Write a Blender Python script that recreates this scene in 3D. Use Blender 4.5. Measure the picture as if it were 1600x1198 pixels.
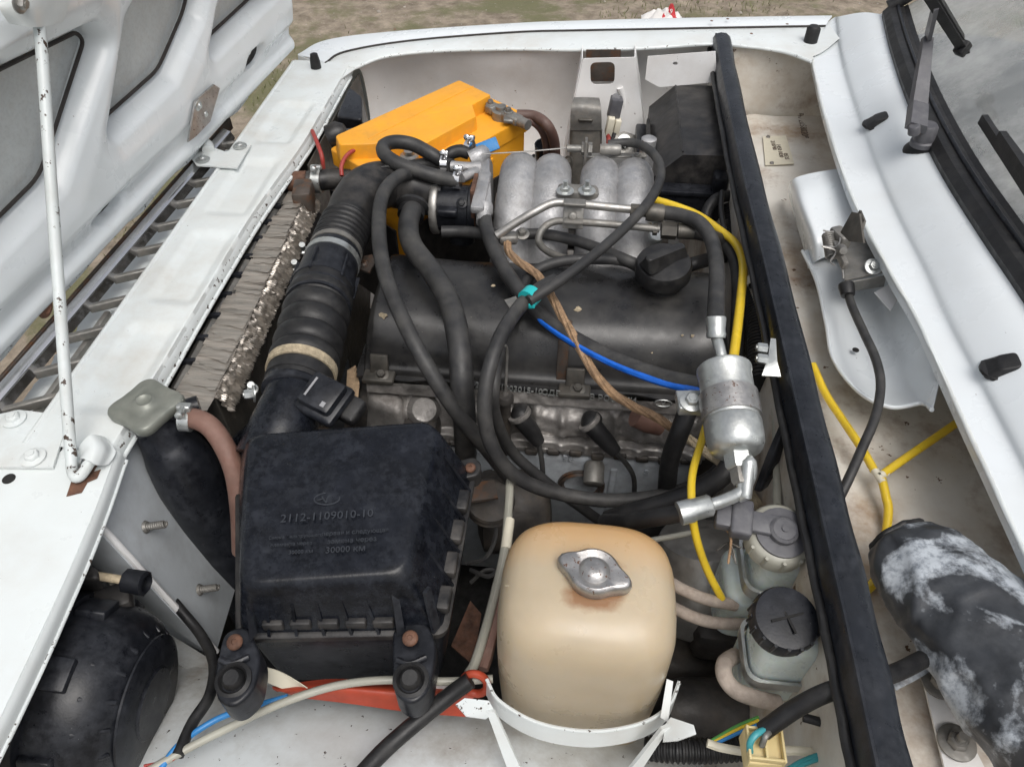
import bpy, bmesh, math, random
import numpy as np
from mathutils import Vector as V, Matrix, noise as mnoise
random.seed(7)
for o in list(bpy.data.objects): bpy.data.objects.remove(o)
C = bpy.context.scene.collection
SC = bpy.context.scene
# ------------------------------------------------------------------ camera
F, CX, CY, ZC, D = 1200., 800., 599., 1.48, 0.90      # D: height of the bonnet line above the ground
yaw = math.atan2(172, 1720); pit = math.atan2(1232, 1200)
fw = V((-math.sin(yaw)*math.cos(pit), math.cos(yaw)*math.cos(pit), -math.sin(pit)))
rt = V((math.cos(yaw), math.sin(yaw), 0)); up = rt.cross(fw)
EYE = V((0, 0, ZC))
cam = bpy.data.cameras.new('camera'); camo = bpy.data.objects.new('camera', cam); C.objects.link(camo)
cam.sensor_fit = 'HORIZONTAL'; cam.sensor_width = 36; cam.lens = 36*F/1600; cam.clip_start = .01; cam.clip_end = 300
camo.matrix_world = Matrix(((rt.x, up.x, -fw.x, 0), (rt.y, up.y, -fw.y, 0), (rt.z, up.z, -fw.z, ZC), (0, 0, 0, 1)))
SC.camera = camo
# ------------------------------------------------------------------ light: bright overcast
SUN_EL, SUN_AZ = math.radians(64), math.radians(150)
w = bpy.data.worlds.new('World'); SC.world = w; w.use_nodes = True
nt = w.node_tree; bg = nt.nodes['Background']
sk = nt.nodes.new('ShaderNodeTexSky'); sk.sky_type = 'NISHITA'; sk.sun_disc = False
sk.sun_elevation = SUN_EL; sk.sun_rotation = SUN_AZ; sk.air_density = 1.0; sk.dust_density = 6.0; sk.ozone_density = 1.0
hs = nt.nodes.new('ShaderNodeHueSaturation'); hs.inputs['Saturation'].default_value = .32
nt.links.new(sk.outputs[0], hs.inputs['Color']); nt.links.new(hs.outputs[0], bg.inputs[0]); bg.inputs[1].default_value = .15
sl = bpy.data.lights.new('sun', 'SUN'); sl.energy = 1.0; sl.angle = math.radians(42); sl.color = (1, .97, .93)
so = bpy.data.objects.new('sun', sl); C.objects.link(so); so.location = (0, 0, 20)
sd = V((math.sin(SUN_AZ)*math.cos(SUN_EL), math.cos(SUN_AZ)*math.cos(SUN_EL), math.sin(SUN_EL)))
so.rotation_euler = sd.to_track_quat('Z', 'Y').to_euler()
SC.view_settings.view_transform = 'Standard'; SC.view_settings.look = 'None'; SC.view_settings.gamma = 1
SC.view_settings.exposure = 0.07; SC.view_settings.use_curve_mapping = False
# ------------------------------------------------------------------ survey helpers: a picture point at a known height / plane
def ray(x, y): return fw + rt*((x-CX)/F) + up*((CY-y)/F)
def W(x, y, h=0.):
    d = ray(x, y); return EYE + d*((D+h-ZC)/d.z)
def WY(x, y, yy):
    d = ray(x, y); return EYE + d*(yy/d.y)
def WX(x, y, xx):
    d = ray(x, y); return EYE + d*(xx/d.x)
def WP(x, y, p0, n):
    d = ray(x, y); return EYE + d*((p0-EYE).dot(n)/d.dot(n))
def RM(p, rpx): return rpx*(p-EYE).dot(fw)/F           # radius in metres
# ------------------------------------------------------------------ materials
def nd(t, ty, **k):
    n = t.nodes.new(ty)
    for a, b in k.items():
        if a in n.inputs: n.inputs[a].default_value = b
        else: setattr(n, a, b)
    return n
MATS = {}
def mat(name, col, rough=.5, metal=0., var=.18, vs=9., dust=0., dcol=(.30,.27,.22), ds=14., bump=0., bs=60., coat=0., spec=.5,
        spots=0., scol=(.08,.035,.015), ss=25., fine=0., sss=0., trans=0., stretch=None, rust=0., rs=6., streak=0.):
    """principled material: base colour with cloudy variation, dust film, spots or chips, fine grain and bump"""
    m = bpy.data.materials.new(name); m.use_nodes = True; t = m.node_tree; b = t.nodes['Principled BSDF']; L = t.links.new
    tc = nd(t, 'ShaderNodeTexCoord'); co = tc.outputs['Object']
    if stretch:
        mp = nd(t, 'ShaderNodeMapping'); mp.inputs['Scale'].default_value = stretch; L(co, mp.inputs[0]); co = mp.outputs[0]
    vs *= 2.5; ds *= 4; ss *= 4.5; rs *= 4; bs *= 3
    def noise(sc, det=5, r=.6):
        n = nd(t, 'ShaderNodeTexNoise'); n.inputs['Scale'].default_value = sc; n.inputs['Detail'].default_value = det
        n.inputs['Roughness'].default_value = r; L(co, n.inputs['Vector']); return n.outputs['Fac']
    def ramp(src, a, c):
        r = nd(t, 'ShaderNodeMapRange'); r.inputs['From Min'].default_value = a; r.inputs['From Max'].default_value = c
        L(src, r.inputs['Value']); return r.outputs[0]
    def mix(fac, a, c):
        x = nd(t, 'ShaderNodeMix'); x.data_type = 'RGBA'
        if hasattr(fac, 'links'): L(fac, x.inputs[0])
        else: x.inputs[0].default_value = fac
        for s, v in ((x.inputs[6], a), (x.inputs[7], c)):
            if hasattr(v, 'links'): L(v, s)
            else: s.default_value = (*v, 1)
        return x.outputs[2]
    def mul(a, k):
        x = nd(t, 'ShaderNodeMath'); x.operation = 'MULTIPLY'; L(a, x.inputs[0])
        if hasattr(k, 'links'): L(k, x.inputs[1])
        else: x.inputs[1].default_value = k
        return x.outputs[0]
    lo = tuple(c*(1-var) for c in col); hi = tuple(min(1, c*(1+var)) for c in col)
    c = mix(ramp(noise(vs), .3, .7), lo, hi)
    rsrc = None
    if fine:
        c = mix(mul(ramp(noise(220, 3), .45, .75), fine), c, tuple(x*.35 for x in col))
    if rust:
        c = mix(mul(ramp(noise(rs, 6, .7), .62-.25*rust, .80-.2*rust), .85), c, (.16,.065,.022))
    dm = None
    if dust:
        dm = mul(mul(ramp(noise(ds, 8, .68), .38, .72), dust), ramp(noise(ds*.27, 3), .3, .62))
        c = mix(dm, c, dcol)
    sm = None
    if spots:
        sm = ramp(noise(ss, 5, .62), .745-.22*spots, .76-.22*spots); c = mix(sm, c, scol)
    L(c, b.inputs['Base Color'])
    rr = nd(t, 'ShaderNodeMapRange'); rr.inputs['To Min'].default_value = max(.03, rough*.75); rr.inputs['To Max'].default_value = min(1, rough*1.25)
    rr.inputs['From Min'].default_value = .3; rr.inputs['From Max'].default_value = .7
    L(noise(vs*2.7), rr.inputs['Value']); ro = rr.outputs[0]
    if dm is not None:
        x = nd(t, 'ShaderNodeMath'); x.operation = 'MULTIPLY_ADD'; L(dm, x.inputs[0]); x.inputs[1].default_value = .45; L(ro, x.inputs[2]); x.use_clamp = True; ro = x.outputs[0]
    L(ro, b.inputs['Roughness'])
    if metal:
        if sm is not None or dm is not None:
            x = nd(t, 'ShaderNodeMath'); x.operation = 'SUBTRACT'; x.inputs[0].default_value = metal; L(sm if sm is not None else dm, x.inputs[1]); x.use_clamp = True
            L(x.outputs[0], b.inputs['Metallic'])
        else: b.inputs['Metallic'].default_value = metal
    b.inputs['Specular IOR Level'].default_value = spec
    if coat: b.inputs['Coat Weight'].default_value = coat; b.inputs['Coat Roughness'].default_value = .12
    if sss:
        b.inputs['Subsurface Weight'].default_value = sss; b.inputs['Subsurface Radius'].default_value = (.03, .02, .01); b.inputs['Subsurface Scale'].default_value = .6
    if trans: b.inputs['Transmission Weight'].default_value = trans
    if bump:
        bp = nd(t, 'ShaderNodeBump'); bp.inputs['Strength'].default_value = bump; bp.inputs['Distance'].default_value = .002
        L(noise(bs, 6), bp.inputs['Height']); L(bp.outputs[0], b.inputs['Normal'])
    MATS[name] = m; return m
mat('white_paint', (.69,.73,.75), .28, var=.025, vs=2, dust=.22, dcol=(.48,.46,.42), ds=3.5, coat=.3, spots=.06, ss=30)
mat('panel_paint', (.67,.71,.71), .30, var=.03, vs=3, dust=.55, dcol=(.46,.42,.36), ds=4, coat=.2, spots=.12, ss=45)
mat('chipped_paint', (.66,.70,.70), .4, var=.05, vs=5, dust=.2, spots=.60, scol=(.05,.03,.02), ss=34)
mat('rod_paint', (.58,.62,.62), .4, var=.05, vs=5, dust=.3, spots=.62, scol=(.05,.03,.02), ss=22, stretch=(1,1,.45))
mat('hood_skin', (.52,.55,.55), .5, var=.10, vs=6, dust=.4, dcol=(.42,.40,.37), ds=24, fine=.2)
mat('inner_white', (.78,.78,.775), .45, var=.05, vs=2.5, dust=.38, dcol=(.42,.36,.30), ds=2.2, spots=.22, ss=30)
mat('inner_grey', (.50,.535,.56), .45, var=.08, vs=4, dust=.45, dcol=(.2,.19,.18), ds=7, spots=.08, ss=40)
mat('plenum_paint', (.66,.64,.59), .5, var=.12, vs=4, dust=.85, dcol=(.36,.25,.14), ds=4, spots=.32, scol=(.11,.06,.03), ss=12, rust=.5, rs=2.2)
mat('arch_paint', (.55,.58,.585), .42, var=.06, vs=4, dust=.95, dcol=(.20,.165,.12), ds=3, spots=.36, scol=(.05,.035,.03), ss=26)
mat('rubber', (.012,.012,.013), .44, spec=.38, var=.3, dust=.32, dcol=(.085,.082,.076), ds=16, bump=.15, bs=120)
mat('hose_rubber', (.026,.026,.027), .45, spec=.4, var=.3, dust=.55, dcol=(.115,.11,.10), ds=10, bump=.12, bs=140)
mat('seal_rubber', (.010,.012,.016), .30, spec=.38, var=.3, dust=.3, dcol=(.08,.085,.10), ds=26, spots=.03, scol=(.5,.5,.5), ss=160, bump=.15, bs=50)
mat('black_plastic', (.009,.010,.013), .30, spec=.32, var=.35, dust=.36, dcol=(.085,.09,.105), ds=24, bump=.08, bs=160, spots=.02, scol=(.4,.4,.4), ss=150)
mat('dusty_plastic', (.013,.013,.014), .38, spec=.35, var=.3, dust=.65, dcol=(.12,.11,.10), ds=9, bump=.1, bs=110)
mat('filter_lid', (.005,.006,.009), .22, var=.5, vs=16, spec=.30, dust=.42, dcol=(.050,.056,.070), ds=26, bump=.10, bs=120, spots=.03, scol=(.5,.5,.52), ss=170)
mat('cover_paint', (.013,.013,.014), .28, spec=.5, var=.25, dust=.45, dcol=(.125,.12,.11), ds=4, bump=.06, bs=180, spots=.035, scol=(.42,.38,.3), ss=70)
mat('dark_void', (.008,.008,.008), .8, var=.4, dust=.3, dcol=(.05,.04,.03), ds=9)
mat('oily_iron', (.045,.042,.040), .5, .3, var=.5, vs=12, dust=.6, dcol=(.10,.075,.05), ds=13, bump=.4, bs=50)
mat('block_paint', (.36,.39,.42), .5, .1, var=.2, vs=8, dust=.6, dcol=(.07,.055,.045), ds=9, bump=.3, bs=90)
mat('head_alloy', (.36,.345,.33), .38, .75, var=.45, vs=10, dust=.85, dcol=(.05,.038,.028), ds=7, bump=.35, bs=90)
mat('cast_alloy', (.42,.42,.425), .50, .8, var=.22, vs=14, dust=.45, dcol=(.20,.185,.165), ds=12, bump=.5, bs=130)
mat('steel', (.42,.41,.39), .4, .85, var=.2, vs=20, dust=.35, dcol=(.2,.17,.13), ds=24, bump=.1)
mat('dull_steel', (.24,.235,.22), .5, .7, var=.25, vs=18, dust=.5, dcol=(.14,.11,.08), ds=20, bump=.2)
mat('zinc', (.52,.54,.53), .33, .85, var=.15, vs=30, dust=.3, dcol=(.33,.32,.29), ds=40, bump=.12, bs=120)
mat('zinc_worn', (.42,.41,.40), .36, .85, var=.30, vs=20, spots=.58, scol=(.10,.05,.03), ss=50, bump=.2, bs=80)
mat('chrome', (.75,.75,.76), .08, 1., var=.08, dust=.2, dcol=(.3,.28,.25), ds=30)
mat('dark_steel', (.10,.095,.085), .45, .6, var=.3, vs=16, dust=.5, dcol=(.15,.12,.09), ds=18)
mat('core_alloy', (.52,.48,.43), .32, .85, var=.34, vs=20, dust=.7, dcol=(.19,.15,.115), ds=9, stretch=(.3,3.2,1), bump=.35, bs=60)
mat('cap_zinc', (.19,.20,.175), .40, .35, var=.2, vs=10, dust=.4, dcol=(.30,.29,.25), ds=12, bump=.1, bs=60)
mat('rusty', (.105,.050,.030), .75, 0, var=.6, vs=24, bump=.4, bs=90)
mat('rust_metal', (.085,.070,.060), .55, .3, var=.4, rust=.55, rs=16, bump=.3)
mat('battery_yellow', (.82,.36,.020), .40, var=.08, vs=6, dust=.5, dcol=(.42,.25,.08), ds=8, spots=.05, scol=(.2,.12,.05), ss=70)
mat('reservoir', (.56,.63,.61), .26, var=.06, sss=.5, dust=.2, dcol=(.45,.45,.36), ds=15)
mat('fluid', (.42,.50,.50), .3, var=.1, sss=.3)
mat('yellow_tube', (.72,.50,.03), .32, var=.12, sss=.15, dust=.2, dcol=(.35,.25,.08))
mat('clear_tube', (.34,.335,.285), .35, var=.12, dust=.35)
mat('copper', (.36,.23,.13), .6, .2, var=.45, vs=30, dust=.95, dcol=(.13,.085,.055), ds=6, bump=.8, bs=160)
mat('straw_braid', (.42,.35,.24), .7, 0, var=.35, vs=60, dust=.5, dcol=(.20,.15,.10), ds=24, bump=.8, bs=240)
mat('beige_hose', (.40,.34,.29), .72, 0, var=.2, vs=40, dust=.5, dcol=(.25,.19,.15), ds=30, bump=.6, bs=300)
mat('brown_hose', (.16,.085,.065), .55, var=.3, dust=.4, dcol=(.27,.2,.16), ds=18, bump=.15)
mat('brown_cable', (.10,.055,.045), .5, var=.25, dust=.3, dcol=(.22,.17,.13))
mat('red_wire', (.32,.035,.03), .45, var=.15, dust=.3, dcol=(.3,.2,.15))
mat('red_rubber', (.36,.045,.018), .45, var=.2, vs=14, dust=.35, dcol=(.2,.1,.06), ds=12)
mat('blue_wire', (.03,.20,.48), .4, var=.1)
mat('blue_paint', (.008,.11,.52), .4, var=.15, vs=40)
mat('blue_tape', (.01,.17,.42), .5, var=.12, vs=60)
mat('teal', (.02,.42,.43), .35, var=.08)
mat('green_wire', (.08,.28,.06), .4)
mat('cyan_wire', (.05,.30,.33), .4)
mat('ivory', (.66,.62,.50), .45, var=.06, dust=.2)
mat('connector_tan', (.66,.53,.26), .45, var=.06, dust=.2, sss=.1)
mat('grey_plastic', (.085,.085,.095), .45, var=.15, dust=.5, dcol=(.2,.2,.2), ds=24, spots=.03, scol=(.02,.02,.02), ss=150)
mat('black_screw', (.05,.045,.04), .4, .6, var=.2)
mat('peeling', (.030,.033,.038), .42, var=.5, vs=10, spots=.0, dust=.3, dcol=(.15,.16,.17), ds=14, bump=.2, bs=40)
mat('glass_edge', (.02,.02,.02), .2)
mat('print_grey', (.026,.030,.038), .5, var=.1)
mat('print_pale', (.26,.26,.27), .5, var=.1)
mat('stamp_dark', (.13,.10,.08), .7, var=.2)
mat('litter_white', (.7,.68,.66), .4, var=.1)
mat('litter_red', (.55,.04,.05), .4, var=.1)
mat('mastic_gap_shade', (.035,.03,.028), .8)  # wing seam mastic, and the painted shade of the bonnet gaps
mat('cork', (.34,.24,.15), .8, var=.3, vs=60, bump=.5, bs=200)

def special_peeling():
    """black paint with large torn patches of bare pale primer"""
    m = MATS['peeling']; t = m.node_tree; b = t.nodes['Principled BSDF']; L = t.links.new
    old = b.inputs['Base Color'].links[0].from_socket
    tc = nd(t, 'ShaderNodeTexCoord')
    n1 = nd(t, 'ShaderNodeTexNoise', Scale=8.5, Detail=7., Roughness=.55, Distortion=.5); L(tc.outputs['Object'], n1.inputs['Vector'])
    n2 = nd(t, 'ShaderNodeTexNoise', Scale=110., Detail=6., Roughness=.7); L(tc.outputs['Object'], n2.inputs['Vector'])
    r1 = nd(t, 'ShaderNodeMapRange'); mm = nd(t, 'ShaderNodeMath'); mm.operation = 'MULTIPLY_ADD'; L(n2.outputs['Fac'], mm.inputs[0]); mm.inputs[1].default_value = .10; ms_ = nd(t, 'ShaderNodeMath'); ms_.operation = 'SUBTRACT'; L(n1.outputs['Fac'], ms_.inputs[0]); ms_.inputs[1].default_value = .05; L(ms_.outputs[0], mm.inputs[2]); L(mm.outputs[0], r1.inputs['Value']); r1.inputs['From Min'].default_value = .455; r1.inputs['From Max'].default_value = .51
    r2 = nd(t, 'ShaderNodeMapRange'); L(n2.outputs['Fac'], r2.inputs['Value']); r2.inputs['From Min'].default_value = .36; r2.inputs['From Max'].default_value = .56
    x = nd(t, 'ShaderNodeMix'); x.data_type = 'RGBA'; L(r2.outputs[0], x.inputs[0]); x.inputs[6].default_value = (.17,.19,.215,1); x.inputs[7].default_value = (.42,.455,.49,1)
    y = nd(t, 'ShaderNodeMix'); y.data_type = 'RGBA'; L(r1.outputs[0], y.inputs[0]); L(old, y.inputs[6]); L(x.outputs[2], y.inputs[7])
    L(y.outputs[2], b.inputs['Base Color'])
special_peeling()
def special_tank():
    """milky plastic, stained amber towards the upper far shoulder and round the filler"""
    m = mat('tank_plastic', (.47,.39,.275), .30, var=.10, vs=4, sss=.35, dust=.15, dcol=(.40,.30,.2), ds=9, spots=.02, ss=80)
    t = m.node_tree; b = t.nodes['Principled BSDF']; L = t.links.new
    old = b.inputs['Base Color'].links[0].from_socket
    tc = nd(t, 'ShaderNodeTexCoord'); sp = nd(t, 'ShaderNodeSeparateXYZ'); L(tc.outputs['Object'], sp.inputs[0])
    n1 = nd(t, 'ShaderNodeTexNoise', Scale=14., Detail=4.); L(tc.outputs['Object'], n1.inputs['Vector'])
    a = nd(t, 'ShaderNodeMath'); a.operation = 'MULTIPLY_ADD'; L(n1.outputs['Fac'], a.inputs[0]); a.inputs[1].default_value = .03; L(sp.outputs['Y'], a.inputs[2])
    r = nd(t, 'ShaderNodeMapRange'); L(a.outputs[0], r.inputs['Value']); r.inputs['From Min'].default_value = .02; r.inputs['From Max'].default_value = .085
    x = nd(t, 'ShaderNodeMix'); x.data_type = 'RGBA'; L(r.outputs[0], x.inputs[0]); L(old, x.inputs[6]); x.inputs[7].default_value = (.56,.32,.12,1)
    dv = nd(t, 'ShaderNodeVectorMath'); dv.operation = 'DISTANCE'; L(tc.outputs['Object'], dv.inputs[0]); pc = W(929, 912, -.036)-V((.034,.360,D-.30)); dv.inputs[1].default_value = pc
    n3 = nd(t, 'ShaderNodeTexNoise', Scale=55., Detail=4.); L(tc.outputs['Object'], n3.inputs['Vector'])
    a3 = nd(t, 'ShaderNodeMath'); a3.operation = 'MULTIPLY_ADD'; L(n3.outputs['Fac'], a3.inputs[0]); a3.inputs[1].default_value = .030; L(dv.outputs['Value'], a3.inputs[2])
    r3 = nd(t, 'ShaderNodeMapRange'); L(a3.outputs[0], r3.inputs['Value']); r3.inputs['From Min'].default_value = .047; r3.inputs['From Max'].default_value = .036; r3.inputs['To Max'].default_value = .8
    x3 = nd(t, 'ShaderNodeMix'); x3.data_type = 'RGBA'; L(r3.outputs[0], x3.inputs[0]); L(x.outputs[2], x3.inputs[6]); x3.inputs[7].default_value = (.22,.085,.022,1)
    L(x3.outputs[2], b.inputs['Base Color'])
special_tank()
def special_glass():
    m = bpy.data.materials.new('windscreen_glass'); m.use_nodes = True; t = m.node_tree; b = t.nodes['Principled BSDF']; L = t.links.new
    tc = nd(t, 'ShaderNodeTexCoord'); n1 = nd(t, 'ShaderNodeTexNoise', Scale=7., Detail=8., Roughness=.7); L(tc.outputs['Object'], n1.inputs['Vector'])
    r = nd(t, 'ShaderNodeMapRange'); L(n1.outputs['Fac'], r.inputs['Value']); r.inputs['From Min'].default_value = .40; r.inputs['From Max'].default_value = .68
    r.inputs['To Min'].default_value = .22; r.inputs['To Max'].default_value = .62
    df = nd(t, 'ShaderNodeBsdfDiffuse'); df.inputs[0].default_value = (.58,.59,.58,1)  # pale film: dust, strengthened to stand in for the bright cloud reflection
    b.inputs['Base Color'].default_value = (.85,.9,.88,1); b.inputs['Transmission Weight'].default_value = 1; b.inputs['Roughness'].default_value = .02
    mx = nd(t, 'ShaderNodeMixShader'); L(r.outputs[0], mx.inputs[0]); L(b.outputs[0], mx.inputs[1]); L(df.outputs[0], mx.inputs[2])
    L(mx.outputs[0], t.nodes['Material Output'].inputs[0]); MATS['windscreen_glass'] = m
special_glass()
def special_ground():
    m = bpy.data.materials.new('ground_soil'); m.use_nodes = True; t = m.node_tree; b = t.nodes['Principled BSDF']; L = t.links.new
    tc = nd(t, 'ShaderNodeTexCoord')
    def N(s, d=6, r=.6):
        n = nd(t, 'ShaderNodeTexNoise', Scale=s, Detail=float(d), Roughness=r); L(tc.outputs['Object'], n.inputs['Vector']); return n.outputs['Fac']
    def R(s, a, c):
        r = nd(t, 'ShaderNodeMapRange'); L(s, r.inputs['Value']); r.inputs['From Min'].default_value = a; r.inputs['From Max'].default_value = c; return r.outputs[0]
    def M(f, a, c):
        x = nd(t, 'ShaderNodeMix'); x.data_type = 'RGBA'; L(f, x.inputs[0])
        for s, v in ((x.inputs[6], a), (x.inputs[7], c)):
            if hasattr(v, 'links'): L(v, s)
            else: s.default_value = (*v, 1)
        return x.outputs[2]
    c = M(R(N(13, 9, .7), .32, .68), (.12,.095,.068), (.34,.285,.22))
    c = M(R(N(2.6, 9, .7), .47, .58), c, (.135,.130,.068))
    c = M(R(N(70, 3), .66, .72), c, (.34,.31,.27))
    L(c, b.inputs['Base Color']); b.inputs['Roughness'].default_value = .95
    bp = nd(t, 'ShaderNodeBump', Strength=.8, Distance=.02); L(N(18, 8), bp.inputs['Height']); L(bp.outputs[0], b.inputs['Normal'])
    MATS['ground_soil'] = m
special_ground()
mat('grass', (.115,.125,.045), .7, var=.4, vs=3)
mat('stone', (.32,.29,.25), .85, var=.3, vs=8)
# ------------------------------------------------------------------ geometry helpers: every one returns (verts, faces)
def cat(*gs):
    v, f = [], []
    for a, b in gs:
        k = len(v); v += a; f += [tuple(i+k for i in q) for q in b]
    return v, f
def crom(P, res=6, closed=False):
    P = [V(p) for p in P]; n = len(P)
    if n < 3 and not closed: return [P[0].lerp(P[1], i/res) for i in range(res+1)]
    out = []
    for i in range(n if closed else n-1):
        g = (lambda j: P[j % n]) if closed else (lambda j: P[max(0, min(n-1, j))])
        p0, p1, p2, p3 = g(i-1), g(i), g(i+1), g(i+2)
        if not closed and i == 0: p0 = p1*2-p2
        if not closed and i == n-2: p3 = p2*2-p1
        for k in range(res):
            s = k/res; s2, s3 = s*s, s*s*s
            out.append(.5*((2*p1)+(p2-p0)*s+(2*p0-5*p1+4*p2-p3)*s2+(3*p1-p0-3*p2+p3)*s3))
    if not closed: out.append(P[-1].copy())
    return out
def frame(a):
    a = a.normalized(); h = V((0, 0, 1)) if abs(a.z) < .9 else V((0, 1, 0))
    u = h.cross(a).normalized(); return u, a.cross(u), a
def sweep(path, rad, n=12, caps=True, sx=1.):
    """round section along path; rad: number or one per point"""
    m = len(path); rs = rad if isinstance(rad, (list, tuple)) else [rad]*m
    t0 = (path[1]-path[0]).normalized(); u, v_, _ = frame(t0); vs, fs = [], []
    for i, p in enumerate(path):
        t = (path[min(m-1, i+1)]-path[max(0, i-1)])
        t = t.normalized() if t.length > 1e-9 else t0
        u = (u-t*u.dot(t)).normalized(); b = t.cross(u)
        for k in range(n):
            a = 2*math.pi*k/n; vs.append(p+(u*math.cos(a)*sx+b*math.sin(a))*rs[i])
    for i in range(m-1):
        for k in range(n): fs.append((i*n+k, i*n+(k+1) % n, (i+1)*n+(k+1) % n, (i+1)*n+k))
    if caps: fs.append(tuple(range(n-1, -1, -1))); fs.append(tuple((m-1)*n+k for k in range(n)))
    return vs, fs
def tube(P, r, n=12, res=7, caps=True):
    path = crom(P, res)
    if isinstance(r, (list, tuple)):
        rr = []
        for i in range(len(path)):
            s = i/(len(path)-1)*(len(r)-1); a = min(len(r)-2, int(s)); rr.append(r[a]+(r[a+1]-r[a])*(s-a))
        r = rr
    return sweep(path, r, n, caps)
def corr(P, r, pitch=.006, amp=.12, n=16, caps=True):
    """corrugated tube"""
    path = crom(P, 24); L = [0.]
    for a, b in zip(path, path[1:]): L.append(L[-1]+(b-a).length)
    N = max(8, int(L[-1]/pitch*6)); pts, rs = [], []; j = 0
    for i in range(N+1):
        d = L[-1]*i/N
        while j < len(L)-2 and L[j+1] < d: j += 1
        s = (d-L[j])/max(1e-9, L[j+1]-L[j]); pts.append(path[j].lerp(path[j+1], s))
        rs.append(r*(1+amp*math.tanh(2.5*math.cos(2*math.pi*d/pitch))))
    return sweep(pts, rs, n, caps)
def lathe(prof, o, axis, n=28, flat=1.):
    """prof: (radius, distance along axis)"""
    u, v_, a = frame(V(axis)); o = V(o); vs, fs = [], []; m = len(prof)
    for r, d in prof:
        for k in range(n):
            t = 2*math.pi*k/n; vs.append(o+a*d+(u*math.cos(t)+v_*math.sin(t)*flat)*max(r, 1e-5))
    for i in range(m-1):
        for k in range(n): fs.append((i*n+k, i*n+(k+1) % n, (i+1)*n+(k+1) % n, (i+1)*n+k))
    fs.append(tuple(range(n-1, -1, -1))); fs.append(tuple((m-1)*n+k for k in range(n)))
    return vs, fs
def box(c, s, bev=.002, ax=None, seg=2):
    """bevelled box: centre, full sizes, axes (3 vectors)"""
    bm = bmesh.new(); bmesh.ops.create_cube(bm, size=1)
    for v in bm.verts: v.co = V((v.co.x*s[0], v.co.y*s[1], v.co.z*s[2]))
    if bev: bmesh.ops.bevel(bm, geom=bm.edges[:], offset=min(bev, min(s)*.45), segments=seg, profile=.5, affect='EDGES')
    c = V(c); X, Y, Z = ax if ax else (V((1,0,0)), V((0,1,0)), V((0,0,1)))
    vs = [c+X*v.co.x+Y*v.co.y+Z*v.co.z for v in bm.verts]; bm.verts.index_update()
    fs = [tuple(v.index for v in f.verts) for f in bm.faces]; bm.free(); return vs, fs
def rot(a, b=0., c=0.):
    m = Matrix.Rotation(a, 3, 'Z') @ Matrix.Rotation(b, 3, 'Y') @ Matrix.Rotation(c, 3, 'X')
    return m.col[0].copy(), m.col[1].copy(), m.col[2].copy()
def axes(x, z):
    x = V(x).normalized(); z = V(z); z = (z-x*z.dot(x)).normalized(); return x, z.cross(x), z
def roundpoly(P, r, k=4):
    """round the corners of a closed 3-d polygon"""
    P = [V(p) for p in P]; n = len(P); out = []
    for i in range(n):
        p = P[i]; a = P[i-1]-p; b = P[(i+1) % n]-p; rr = r[i] if isinstance(r, (list, tuple)) else r
        d = min(rr, a.length*.48, b.length*.48); A = p+a.normalized()*d; B_ = p+b.normalized()*d
        for j in range(k+1):
            s = j/k; out.append(A*(1-s)**2+p*2*s*(1-s)+B_*s*s)
    return out
def rings(L, caps=True, closed=True):
    n = len(L[0]); vs, fs = [], []
    for r in L: vs += [V(p) for p in r]
    for i in range(len(L)-1):
        for k in range(n if closed else n-1): fs.append((i*n+k, i*n+(k+1) % n, (i+1)*n+(k+1) % n, (i+1)*n+k))
    if caps: fs.append(tuple(range(n-1, -1, -1))); fs.append(tuple((len(L)-1)*n+k for k in range(n)))
    return vs, fs
def rprism(bot, top, r=.01, er=.006, k=4, mid=None):
    """solid between two polygons with rounded corners and a rounded upper edge"""
    A = roundpoly(bot, r, k); B_ = roundpoly(top, r, k); c = sum(B_, V())/len(B_); cA = sum(A, V())/len(A)
    upv = (c-cA).normalized(); L = []
    ca = V(cA); L.append([ca+(p-ca)*.97 for p in A]); L.append(A)
    B0 = [p-upv*er for p in B_]; L.append(B0)
    for j in range(1, 5):
        t = j/4*math.pi/2; ins = er*(1-math.cos(t)); hh = er*math.sin(t)
        L.append([p+(c-B_[i]).normalized()*ins+upv*hh for i, p in enumerate(B0)])
    return rings(L)
def plate(P, thick=.0015, holes=(), nrm=None):
    """flat sheet of metal from an outline (3-d points, roughly planar) with holes"""
    P = [V(p) for p in P]; bm = bmesh.new(); E = []
    for lp in [P]+[[V(q) for q in h] for h in holes]:
        vs = [bm.verts.new(p) for p in lp]; E += [bm.edges.new((vs[i], vs[(i+1) % len(vs)])) for i in range(len(vs))]
    if nrm is None:
        nrm = V()
        for i in range(len(P)): nrm += P[i].cross(P[(i+1) % len(P)])
    nrm = V(nrm).normalized()
    bmesh.ops.triangle_fill(bm, use_beauty=True, edges=E, normal=nrm)
    bmesh.ops.recalc_face_normals(bm, faces=bm.faces[:])
    g = bmesh.ops.extrude_face_region(bm, geom=bm.faces[:])
    for e in g['geom']:
        if isinstance(e, bmesh.types.BMVert): e.co -= nrm*thick
    bmesh.ops.recalc_face_normals(bm, faces=bm.faces[:]); bm.verts.index_update()
    vs = [v.co.copy() for v in bm.verts]; fs = [tuple(v.index for v in f.verts) for f in bm.faces]; bm.free(); return vs, fs
def patch(rows, thick=.0012, res=6, resv=6):
    """smooth sheet through rows of points"""
    rows = [crom(r, res) for r in rows]; cols = [crom([r[i] for r in rows], resv) for i in range(len(rows[0]))]
    n = len(cols); m = len(cols[0]); vs = [p for c in cols for p in c]; fs = []
    for i in range(n-1):
        for j in range(m-1): fs.append((i*m+j, (i+1)*m+j, (i+1)*m+j+1, i*m+j+1))
    return solid(vs, fs, thick)
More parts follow.
